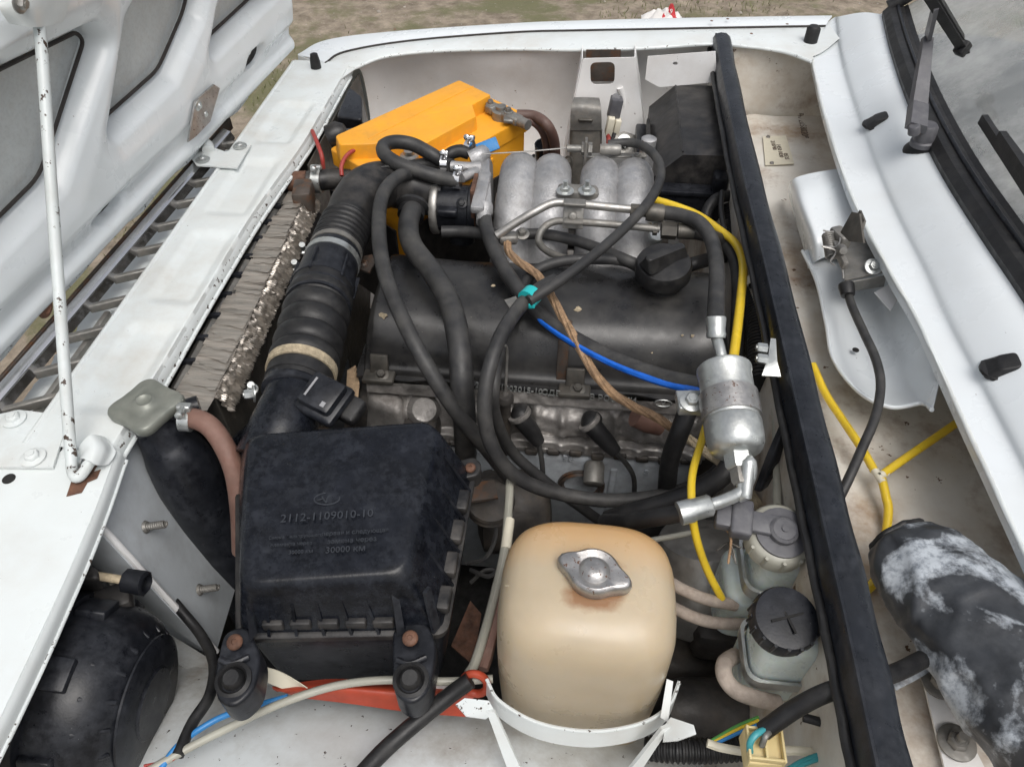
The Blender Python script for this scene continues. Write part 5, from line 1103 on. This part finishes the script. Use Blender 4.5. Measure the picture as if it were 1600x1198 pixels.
kc = part('cap', cat(lathe([(.022,-.016),(.0275,-.015),(.0282,-.012),(.0282,.004),(.0265,.007),(.020,.008),(.004,.008)], k2, ka2, 40), *[lathe([(.0016,-.014),(.0016,.003)], k2+V((.0280*math.cos(i*.39),.0280*math.sin(i*.39),0)), ka2, 6) for i in range(16)]), 'black_plastic', r2o)
u_, v_, a_ = frame(ka2)
for d in (V((1,.35,0)), V((-.35,1,0))): part('cross_mark', box(k2+a_*.0082, (.030,.0022,.0016), .0004, axes(d, a_)), 'dark_void', kc)
# master cylinder and booster below
mc = thing('master_cylinder', 'dull metal master cylinder below the brake fluid reservoir', 'cylinder', W(1100,880,-.40))
part('cylinder', lathe([(.02,0),(.05,.01),(.058,.03),(.058,.11),(.05,.12)], W(1100,830,-.19), (.05,-.5,-1), 28), 'steel', mc)
part('body', box(W(1130,960,-.27),(.08,.10,.06),.015), 'oily_iron', mc)
part('steering_box', cat(box(W(1040,1010,-.36),(.14,.12,.1),.02), lathe([(.03,0),(.035,.02),(.035,.14)], W(1040,1110,-.28), (1,.1,0), 20)), 'oily_iron', mc)
part('lower_arm', cat(lathe([(.035,0),(.04,.02),(.04,.25)], W(960,1080,-.40), (1,0,.0), 20)), 'oily_iron', mc)
# ================================================================== plenum things
lt_ = thing('bonnet_latch', 'greasy steel bonnet latch with coil spring on the plenum panel', 'latch', W(1345,420,-.08))
part('base_plate', cat(plate(H((1320,438,-.035),(1384,424,-.028),(1392,400,-.028),(1368,378,-.032),(1335,362,-.038),(1318,396,-.04)), .002), plate([W(1312,442,-.035),W(1384,430,-.03),W(1380,446,-.05),W(1316,456,-.055)], .002)), 'dull_steel', lt_)
part('claw', cat(plate([WX(1316,364,.335),WX(1334,332,.34),WX(1346,334,.345),WX(1352,380,.345),WX(1330,378,.338)], .003), plate([WX(1340,378,.345),WX(1350,345,.35),WX(1343,328,.35),WX(1330,350,.345)], .003)), 'dark_steel', lt_)
part('lever', cat(box(W(1312,372,-.02),(.018,.03,.022),.004,rot(.4)), box(W(1312,398,-.02),(.008,.05,.012),.003,rot(.1)), lathe([(.006,0),(.007,.004),(.005,.014)],W(1313,388,-.012),(0,-.7,.3),10)), 'dull_steel', lt_)
part('spring', coil(W(1293,366,-.015), W(1299,402,-.03), .0062, .0017, 12), 'dull_steel', lt_)
part('spring_hook', tube(H((1286,360,-.012),(1294,362,-.012),(1312,364,-.012),(1308,385,-.012),(1285,385,-.012),(1306,392,-.014),(1298,408,-.02),(1304,414,-.02)), .0012, 6), 'steel', lt_)
part('nut', bolt(W(1364,417,-.026),(0,-.5,.8),.0065,.007), 'zinc', lt_)
part('inner_wire', tube(H((1313,388,-.018),(1318,436,-.03)), .0012, 6), 'steel', lt_)
part('cable_end', lathe([(.0095,0),(.010,.004),(.0085,.016)], W(1322,444,-.035), V((.05,-.6,-.25)), 16), 'rubber', lt_)
part('striker_hole', lathe([(.012,0),(.012,.0006)], W(1372,375,-.026), (0,-.3,1), 16, 1.3), 'dark_void', lt_)
yt = thing('washer_hose', 'yellow washer hose with a tee joint in the plenum', 'hose', W(1372,742,-.12))
part('tube', tube(H((1270,570,-.10),(1290,615,-.10),(1318,658,-.10),(1346,700,-.10),(1366,735,-.10)), .0048, 10), 'yellow_tube', yt)
part('tube', tube(H((1378,748,-.10),(1384,775,-.105),(1388,800,-.11),(1380,860,-.12),(1368,905,-.12),(1350,925,-.12)), .0048, 10), 'yellow_tube', yt)
part('tube', tube(H((1380,740,-.10),(1420,712,-.095),(1470,678,-.09),(1510,650,-.08)), .0048, 10), 'yellow_tube', yt)
part('tee', cat(tube(H((1362,728,-.10),(1380,754,-.10)), .0044, 10), tube(H((1370,744,-.10),(1386,738,-.10)), .0044, 10)), 'ivory', yt)
single('latch_cable', tube(H((1322,448,-.04),(1332,480,-.045),(1350,520,-.04),(1368,560,-.035),(1376,600,-.035),(1368,650,-.04),(1345,705,-.05),(1325,750,-.06),(1300,800,-.08)), .0052, 12), 'hose_rubber', 'black sheathed latch cable hanging across the plenum', 'cable')
# crumpled black cover with peeling paint
co = thing('motor_cover', 'curved black metal cover with paint peeled to pale grey in the plenum corner', 'cover', W(1480,980,-.12))
ax0, ax1 = W(1402,838,-.06), W(1600,1055,-.05)
rowsC = []
key = ((0,.024),(.03,.031),(.15,.041),(.35,.047),(.6,.052),(.85,.057),(1.1,.061),(1.4,.064))
for i in range(36):
    s = 1.4*(i/35)**1.3; q = max(k for k in range(len(key)-1) if key[k][0] <= s+1e-9); rad = key[q][1]+(key[q+1][1]-key[q][1])*(s-key[q][0])/(key[q+1][0]-key[q][0])
    c = ax0.lerp(ax1, s); u_, v_, a_ = frame(ax1-ax0); r_ = []
    sdv = a_.cross(V((0,0,1))).normalized(); n_ = sdv.cross(a_).normalized(); n_ = n_ if n_.z > 0 else -n_
    for k in range(31):
        t_ = -2.0+4.0*k/30
        fold = abs(mnoise.noise(V((s*3.2+t_*.8, t_*1.1-s*2, 2))))-.25
        rr = rad*(1-.22*fold+.03*mnoise.noise(V((s*16, t_*5, 7))))
        r_.append(c+(sdv*math.sin(t_)*1.15+n_*math.cos(t_)*.8)*rr)
    rowsC.append(r_)
part('shell', patch(rowsC, .0015, 2, 2), 'peeling', co, 60)
part('turned_lip', tube([p*1 for p in rowsC[0]], .0035, 8), 'rubber', co)
part('foot_strip', patch([H((1392,1062,-.09),(1425,1040,-.08),(1455,1022,-.08)), H((1400,1078,-.09),(1435,1060,-.085),(1462,1042,-.085))], .002), 'peeling', co)
mb = thing('motor_bracket', 'pale steel bracket with two flanged nuts below the peeling cover', 'bracket', W(1490,1130,-.125))
part('strap', plate(H((1442,1058,-.112),(1460,1045,-.112),(1560,1240,-.112),(1486,1240,-.112)), .003, nrm=(0,0,1)), 'inner_white', mb)
for px, py in ((1467,1066),(1494,1160)): part('nut', cat(lathe([(.016,0),(.016,.002),(.012,.004)], W(px,py,-.110), (0,0,1), 24), bolt(W(px,py,-.107),(0,0,1),.0085,.008,False), lathe([(.004,.006),(.004,.016)],W(px,py,-.108),(0,0,1),10)), 'dull_steel', mb)
part('wiper_linkage', cat(tube(H((1590,1100,-.05),(1600,1130,-.07),(1640,1180,-.09)), .012, 12), box(W(1590,1120,-.06),(.03,.03,.02),.005)), 'zinc_worn', mb)
# ================================================================== wipers
wb = W(1440,240,.032)
wi = thing('wiper', 'black wiper with rubber-capped pivot on the cowl, raised against the windscreen', 'wiper', wb)
part('pivot_cap', lathe([(.030,-.012),(.030,-.004),(.024,.010),(.018,.017),(.0175,.019)], W(1446,240,.034), (.10,-.25,1), 28), 'rubber', wi)
part('spindle', cat(lathe([(.0165,0),(.0165,.006),(.014,.008),(.014,.026),(.011,.030)], W(1441,226,.050), (-.10,.0,1), 20), lathe([(.008,0),(.008,.010),(.006,.012)], W(1428,208,.075), (-.35,-.1,1), 12)), 'grey_plastic', wi)
a0, a1, a2, a3 = W(1433,200,.082), W(1436,165,.092), W(1450,60,.15), W(1462,10,.21)
def strip(a, b, wa, wb_, ta, tb_):
    d = (b-a).normalized(); s = d.cross(V((0,-.6,.8))).normalized(); n_ = s.cross(d).normalized()
    return rings([[a-s*wa-n_*ta, a+s*wa-n_*ta, a+s*wa*.8+n_*ta, a-s*wa*.8+n_*ta], [b-s*wb_-n_*tb_, b+s*wb_-n_*tb_, b+s*wb_*.8+n_*tb_, b-s*wb_*.8+n_*tb_]])
ar_ = part('arm', cat(strip(a0, a1, .014, .013, .006, .006), strip(a1, a2, .0125, .008, .0045, .0035), strip(a2, a3, .0075, .006, .003, .003)), 'grey_plastic', wi, 30)
bl0, bl1 = W(1440,-25,.245), W(1508,82,.125)
part('blade', cat(strip(bl0, bl1, .0045, .0045, .006, .006), strip(bl0.lerp(bl1,.2)+V((0,0,.008)), bl0.lerp(bl1,.85)+V((0,0,.007)), .006, .005, .004, .004), box(bl0.lerp(bl1,.93),(.016,.016,.02),.003,axes(bl1-bl0,(0,0,1)))), 'rubber', wi)
w2 = W(1560,235,.085)
wj = thing('wiper', 'second black wiper blade resting low on the windscreen glass', 'wiper', w2)
q0, q1 = W(1536,186,.115), W(1640,345,.105)
part('blade', cat(strip(q0, q1, .0045, .0045, .006, .006), strip(q0.lerp(q1,.25)+V((0,0,.010)), q1+V((0,0,.012)), .005, .009, .004, .005)), 'rubber', wj)
# ================================================================== hoses, cables and wires, one thing each
hose('breather_hose', [(660,268,-.03),(625,275,-.012),(598,305,-.008),(592,360,-.006),(602,430,-.008),(632,505,-.02),(672,580,-.05),(715,645,-.10),(760,700,-.16),(795,745,-.22)], 13, 'hose_rubber', 'long black breather hose running from the elbow down past the valve cover')
hose('breather_hose', [(646,322,-.030),(638,352,-.028),(645,385,-.028),(675,425,-.028),(703,475,-.030),(717,535,-.04),(722,600,-.07),(726,660,-.13),(728,720,-.22)], 18, 'hose_rubber', 'thick black hose bending over the left end of the valve cover', n=18)
hose('coolant_hose', [(716,283,-.026),(690,278,-.022),(655,268,-.015),(622,256,-.008),(601,241,-.002),(600,228,-.002),(618,222,-.004),(645,226,-.01),(672,240,-.018),(690,252,-.028),(700,262,-.04)], 11, 'hose_rubber', 'looped black coolant hose in front of the battery')
hose('coolant_hose', [(706,260,-.03),(685,256,-.035),(660,258,-.04),(625,266,-.045)], 11, 'hose_rubber', 'short black coolant hose under the loop')
hose('vent_hose', [(733,240,-.026),(718,236,-.022),(702,242,-.025),(694,258,-.04),(700,275,-.06)], 10, 'rubber', 'small curved black vent hose under the upright clamp')
for i, (px, py, h, ax) in enumerate(((733,232,-.024,(1,-.3,0)),(694,257,-.028,(1,.05,0)),(715,281,-.026,(1,-.1,0)))):
    p = W(px, py, h); single('hose_clamp', clamp_geo(p, ax, .0125, .010, (-.1,.5,1)), 'chrome', ('shiny worm-drive clamp on the small curved vent hose', 'shiny worm-drive clamp on the short hose under the loop', 'shiny worm-drive clamp on the end of the looped coolant hose')[i], 'clamp', 'hose clamps at the throttle')
# return hose with a blue painted stripe
sp4 = [(756,330,-.045),(762,365,-.04),(782,410,-.04),(808,450,-.04),(842,490,-.045),(890,525,-.045),(960,562,-.04),(1030,588,-.03),(1090,602,-.015),(1120,608,-.02)]
t4 = thing('return_hose', 'black hose with a bright blue stripe crossing the valve cover', 'hose', W(890,540,-.08))
P4 = H(*sp4); part('hose', tube(P4, RM(P4[4], 12.5), 14), 'hose_rubber', t4)
path4 = crom(P4, 7); k0 = int(len(path4)*.42); r4 = RM(P4[4], 12.5)
part('blue_stripe', sweep([p+(EYE-p).normalized()*(r4*.72)+V((0,-.8,-.6)).normalized()*(r4*.55) for p in path4[k0:-6]], [.0011,.002,.003]+[.0044]*(len(path4[k0:-6])-4)+[.0036], 8), 'blue_paint', t4)
# throttle cable
tc4 = thing('throttle_cable', 'thin black throttle cable looping over the manifold to the valve cover', 'cable', W(980,330,-.02))
part('inner_wire', tube(H((752,241,-.015),(820,237,-.012),(890,231,-.010)), .0010, 6), 'steel', tc4)
part('adjuster', cat(lathe([(.0055,0),(.0055,.03)], W(886,232,-.010), (1,.05,0), 10), lathe([(.010,.022),(.010,.028)], W(886,232,-.010), (1,.05,0), 6), lathe([(.010,.032),(.010,.038)], W(886,232,-.010),(1,.05,0),6), lathe([(.0075,.05),(.0085,.055),(.0085,.078),(.007,.082)], W(886,232,-.010),(1,.05,0),14)), 'dull_steel', tc4)
part('sheath', tube(H((950,226,-.008),(985,223,-.004),(1012,233,.0),(1030,255,.004),(1030,285,.008),(1010,320,.008),(970,362,.006),(920,405,.004),(870,442,.0),(826,470,-.005)), .0068, 12), 'hose_rubber', tc4)
single('loop_cable', tube(H((868,438,-.012),(845,450,-.012),(815,476,-.012),(785,520,-.015),(765,575,-.03),(757,630,-.06),(764,685,-.10),(790,730,-.14),(830,757,-.17),(880,772,-.19),(940,781,-.20),(1000,779,-.20),(1060,768,-.20),(1110,745,-.20),(1140,712,-.19)), .0088, 12), 'hose_rubber', 'black cable sweeping in a wide loop round the spark plugs', 'cable')
hose('loop_hose', [(810,478,-.06),(785,530,-.06),(772,600,-.07),(774,650,-.12),(800,705,-.20),(850,750,-.25),(905,790,-.30),(960,830,-.36)], 9, 'hose_rubber', 'second black hose just inside the wide cable loop')
cq = W(828,462,.0); tl = (W(815,476,-.008)-W(842,450,-.008)).normalized()
single('cable_clip', cat(lathe([(.0105,-.007),(.0125,-.007),(.0125,.007),(.0105,.007)], W(828,464,-.008), tl, 24), box(W(831,476,-.012),(.008,.008,.006),.001)), 'teal', 'turquoise ring clip holding two cables together over the valve cover', 'clip')
single('cable_tab', plate(H((788,470,-.03),(806,464,-.03),(812,476,-.03),(796,482,-.03)), .0015), 'dull_steel', 'small steel tab beside the turquoise clip', 'tab')
# earth strap
def braid(pts, r, tw=26):
    path = crom(H(*pts), 14); gs = [sweep(path, r*.86, 10)]; m = len(path)
    for ph in range(5):
        L = []
        for i, p in enumerate(path):
            t_ = (path[min(m-1,i+1)]-path[max(0,i-1)]).normalized(); u, v_, a_ = frame(t_); an = ph*1.257+i*.10; L.append(p+(u*math.cos(an)+v_*math.sin(an))*r*.62)
        gs.append(sweep(L, r*.45, 6))
    return cat(*gs)
single('earth_strap', braid([(792,378,-.045),(797,396,-.042),(815,412,-.04),(838,428,-.038),(856,452,-.035),(876,490,-.035),(900,532,-.04),(926,578,-.06),(955,612,-.08),(990,635,-.10),(1022,650,-.11),(1050,668,-.12)], .0054), 'copper', 'frayed copper earth strap lying across the valve cover', 'strap')
single('earth_strap', braid([(1072,682,-.13),(1108,710,-.14),(1145,738,-.14),(1175,775,-.14),(1200,810,-.15)], .0055), 'straw_braid', 'pale frayed strap end behind the fuel filter', 'strap')
single('strap_joint', cat(box(W(794,372,-.042),(.026,.018,.014),.004,rot(.2)), bolt(W(816,366,-.04),(0,-.3,1),.006,.009)), 'dull_steel', 'small steel clamp at the upper end of the copper strap', 'clamp')
hose('fuel_hose', [(690,362,-.07),(720,362,-.07),(755,365,-.065),(780,368,-.06)], 9.5, 'hose_rubber', 'straight black fuel hose under the throttle body')
hose('fuel_hose', [(815,366,-.05),(850,366,-.05),(895,375,-.048),(940,390,-.045),(975,405,-.04),(1000,415,-.045)], 9, 'hose_rubber', 'black fuel hose running below the steel pipes to the oil cap')
hose('fuel_hose', [(815,450,-.055),(835,425,-.05),(870,410,-.045),(920,405,-.045),(975,408,-.045),(1010,425,-.06)], 8.5, 'hose_rubber', 'black hose bowed along the far edge of the valve cover')
hose('fuel_hose', [(1028,331,-.010),(1062,336,-.008),(1092,348,-.006),(1112,376,-.01),(1120,420,.005),(1119,470,.02),(1118,512,.04)], 11.5, 'hose_rubber', 'black fuel hose dropping to the top of the fuel filter', n=16)
hose('fuel_hose', [(1066,362,-.028),(1098,366,-.04),(1130,378,-.065),(1148,405,-.07),(1154,450,-.08),(1152,520,-.09),(1148,600,-.11)], 10.5, 'hose_rubber', 'black fuel hose behind the yellow tube')
hose('heater_hose', [(1135,400,-.14),(1110,405,-.10),(1085,412,-.08),(1065,420,-.09)], 11, 'rubber', 'short black hose end beside the oil filler cap')
hose('heater_hose', [(1075,640,-.08),(1062,675,-.10),(1048,715,-.14),(1042,760,-.20),(1040,810,-.26)], 15, 'rubber', 'black heater hose hanging below the fuel filter clamp', n=16)
hose('heater_hose', [(1152,640,-.10),(1150,690,-.10),(1135,735,-.11),(1100,762,-.13),(1050,782,-.15),(1000,797,-.17),(950,812,-.20)], 16, 'rubber', 'thick black heater hose curving under the steel fuel pipe', n=16)
hose('fuel_hose', [(1086,796,-.018),(1060,802,-.03),(1020,809,-.05),(980,815,-.08),(945,815,-.12)], 14, 'rubber', 'black fuel hose leaving the crimped metal end by the filter', n=16)
hose('drain_tube', [(1090,830,-.12),(1050,838,-.13),(1005,846,-.14),(960,856,-.16)], 4.5, 'clear_tube', 'thin pale tube behind the expansion tank', 'tube')
# yellow vacuum tube
hose('vacuum_tube', [(1022,312,-.06),(1055,322,-.06),(1090,336,-.06),(1125,360,-.055),(1150,382,-.05),(1161,415,-.045),(1157,470,-.04),(1150,530,-.035),(1143,580,-.04)], 6.5, 'yellow_tube', 'yellow plastic tube beside the fuel hoses', 'tube')
hose('vacuum_tube', [(1106,655,-.03),(1096,690,-.03),(1082,740,-.03),(1081,790,-.03),(1088,840,-.06),(1105,890,-.10),(1128,935,-.13)], 6.5, 'yellow_tube', 'yellow plastic tube hanging below the fuel filter', 'tube')
single('wiring_conduit', corr(H((1138,330,-.10),(1150,380,-.10),(1172,440,-.075),(1184,500,-.06),(1188,560,-.06),(1190,600,-.065)), .0145, .0055, .10), 'rubber', 'black corrugated wiring conduit along the bulkhead', 'conduit')
single('wiring_conduit', corr(H((1205,640,-.08),(1214,690,-.09),(1218,740,-.10),(1220,800,-.12)), .0085, .0045, .12), 'rubber', 'thin corrugated conduit below the filter bracket', 'conduit')
single('wiring_bundle', cat(tube(H((1100,355,-.10),(1105,330,-.085),(1118,312,-.075),(1140,306,-.08),(1150,312,-.09)), .009, 12), tube(H((1112,350,-.085),(1125,355,-.07),(1135,345,-.07)), .003, 8), tube(H((1128,300,-.06),(1127,330,-.06),(1133,365,-.06)), .004, 8)), 'rubber', 'taped black wiring bundle with ties below the fuse box', 'wiring')
single('washer_tube', tube(H((1150,300,-.07),(1165,330,-.06),(1178,370,-.055),(1192,430,-.05),(1202,500,-.05),(1208,580,-.05),(1212,660,-.055),(1215,790,-.07)), .0042, 8), 'clear_tube', 'thin pale washer tube running along the bulkhead', 'tube')
single('washer_tube', tube(H((1148,318,-.085),(1170,360,-.075),(1186,430,-.07),(1197,500,-.07)), .0038, 8), 'clear_tube', 'thin pale washer tube beside the conduit', 'tube')
single('tube_clip', patch([H((1168,432,-.04),(1180,420,-.035),(1198,425,-.04)), H((1162,450,-.045),(1176,440,-.04),(1196,440,-.045))], .0015), 'ivory', 'pale metal clip over the yellow tube at the bulkhead', 'clip')
single('tape_wrap', patch([H((1180,424,-.03),(1192,418,-.025),(1200,430,-.035)), H((1168,450,-.05),(1182,452,-.04),(1196,456,-.05))], .003), 'black_plastic', 'scrap of black tape beside the pale clip', 'tape')
single('bulkhead_bracket', cat(patch([H((1218,664,-.02),(1230,660,-.015),(1236,675,-.03)), H((1196,715,-.05),(1212,712,-.045),(1230,705,-.05)), H((1178,765,-.09),(1188,768,-.085),(1200,760,-.09))], .0025)), 'black_plastic', 'black bent bracket fixed to the bulkhead below the filter mount', 'bracket')
# braided brake hoses
hose('brake_hose', [(1040,905,-.13),(1070,922,-.125),(1105,936,-.13),(1150,945,-.14)], 9.5, 'beige_hose', 'upper pale braided hose between the tank and the brake reservoir')
hose('brake_hose', [(1045,945,-.15),(1080,962,-.145),(1115,972,-.15),(1165,975,-.16)], 9.5, 'beige_hose', 'lower pale braided hose between the tank and the brake reservoir')
hose('brake_hose', [(1215,1098,-.13),(1180,1090,-.12),(1150,1078,-.115),(1133,1058,-.11),(1132,1036,-.115),(1148,1024,-.14)], 13, 'beige_hose', 'thick beige hose hooked below the clutch reservoir')
# battery cables
hose('battery_cable', [(808,180,-.045),(835,182,-.045),(855,196,-.05),(866,222,-.09),(868,262,-.16)], 8.5, 'brown_cable', 'thick brown battery cable from the terminal clamp', 'cable')
hose('battery_cable', [(812,186,-.05),(835,192,-.055),(850,212,-.08),(856,250,-.14)], 6, 'brown_cable', 'thinner brown cable beside the thick battery cable', 'cable')
hose('red_wire', [(488,205,-.05),(495,222,-.05),(503,245,-.06),(506,272,-.09)], 3.4, 'red_wire', 'short red wire hanging below the front panel edge', 'wire')
hose('red_wire', [(534,275,-.06),(534,258,-.05),(545,240,-.042),(570,228,-.04),(605,222,-.035)], 3.2, 'red_wire', 'red wire curving over the corner of the battery', 'wire')
# wires by the near wheel arch
hose('wiring_cable', [(248,912,-.22),(280,950,-.23),(314,992,-.24),(334,1036,-.22),(328,1085,-.19),(300,1130,-.185),(278,1180,-.18)], 8.5, 'rubber', 'black cable dropping from the splash panel to the wheel arch', 'cable')
hose('wiring_cable', [(735,1062,-.14),(700,1088,-.15),(650,1128,-.16),(600,1172,-.165),(560,1215,-.165)], 13.5, 'rubber', 'thick black cable lying on the wheel arch through the red loop', 'cable')
hose('washer_tube', [(770,1060,-.16),(700,1064,-.16),(600,1062,-.155),(520,1072,-.16),(440,1098,-.165),(370,1130,-.175),(300,1165,-.18),(230,1205,-.18)], 6.5, 'clear_tube', 'long grey tube curving over the wheel arch', 'tube')
hose('blue_wire', [(450,1088,-.18),(400,1102,-.18),(350,1118,-.185),(310,1140,-.185),(275,1168,-.18),(248,1205,-.18)], 5, 'blue_wire', 'bright blue wire beside the grey tube on the wheel arch', 'wire')
hose('red_wire', [(278,1170,-.18),(270,1186,-.18),(225,1196,-.18)], 2.5, 'red_wire', 'thin red wire end by the near headlamp', 'wire')
# loom and connector at the near bulkhead corner
hose('wiring_loom', [(1440,1030,-.06),(1400,1050,-.045),(1345,1066,-.02),(1290,1082,-.03),(1240,1108,-.05),(1192,1142,-.07)], 15, 'rubber', 'black taped wiring loom crossing under the weatherstrip', 'wiring')
c3 = W(1190,1172,-.085)
kn = thing('block_connector', 'tan plastic four-way connector with blue-green wires', 'connector', c3)
part('body', box(c3, (.030,.028,.020), .002, rot(.05)), 'connector_tan', kn)
for i in (-1, 1):
    part('wall', box(c3+V((i*.0138,.0,.012)), (.002,.027,.010), .0005), 'connector_tan', kn)
part('divider', cat(box(c3+V((0,0,.012)),(.002,.026,.008),.0005), box(c3+V((0,.012,.012)),(.028,.002,.009),.0005), box(c3+V((0,-.012,.012)),(.028,.002,.009),.0005)), 'connector_tan', kn)
part('lead', tube(H((1200,1138,-.065),(1182,1146,-.062),(1172,1160,-.066),(1172,1174,-.075)), .0028, 8), 'cyan_wire', kn)
part('lead', tube(H((1205,1140,-.065),(1196,1150,-.062),(1190,1165,-.07)), .0026, 8), 'dull_steel', kn)
single('body_wires', cat(*[tube(H((1330,1150-4*i,-.10),(1300,1175-4*i,-.10),(1250,1195-4*i,-.10),(1200,1225,-.10)), .0026, 8) for i in range(2)]), 'cyan_wire', 'pair of blue-green wires running below the weatherstrip', 'wires')
for m, o, l in (('green_wire',0,'green wire of a ribbon beside the tan connector'),('yellow_tube',5,'yellow wire of a ribbon beside the tan connector'),('blue_wire',11,'blue wire of a ribbon beside the tan connector')):
    hose('ribbon_wire', [(1185,1120+o,-.13),(1150,1135+o,-.13),(1110,1158+o*.6,-.13)], 3, m, l, 'wire')
single('pale_strap', tube(H((1105,1160,-.13),(1130,1168,-.13),(1180,1175,-.12),(1240,1172,-.11),(1290,1178,-.11)), .004, 8), 'ivory', 'pale cable strap running under the tan connector', 'strap')
single('wiring_conduit', corr(H((1010,1168,-.20),(1060,1172,-.19),(1110,1172,-.19),(1160,1168,-.19)), .011, .005, .1), 'rubber', 'dark corrugated conduit lying behind the tank bracket', 'conduit')
single('loom_clip', cat(box(W(1320,1098,-.06),(.03,.02,.012),.003,rot(.5)), tube(H((1255,1120,-.08),(1290,1130,-.08),(1318,1140,-.09)), .004, 8)), 'rubber', 'black clip holding wires to the bulkhead foot', 'clip')
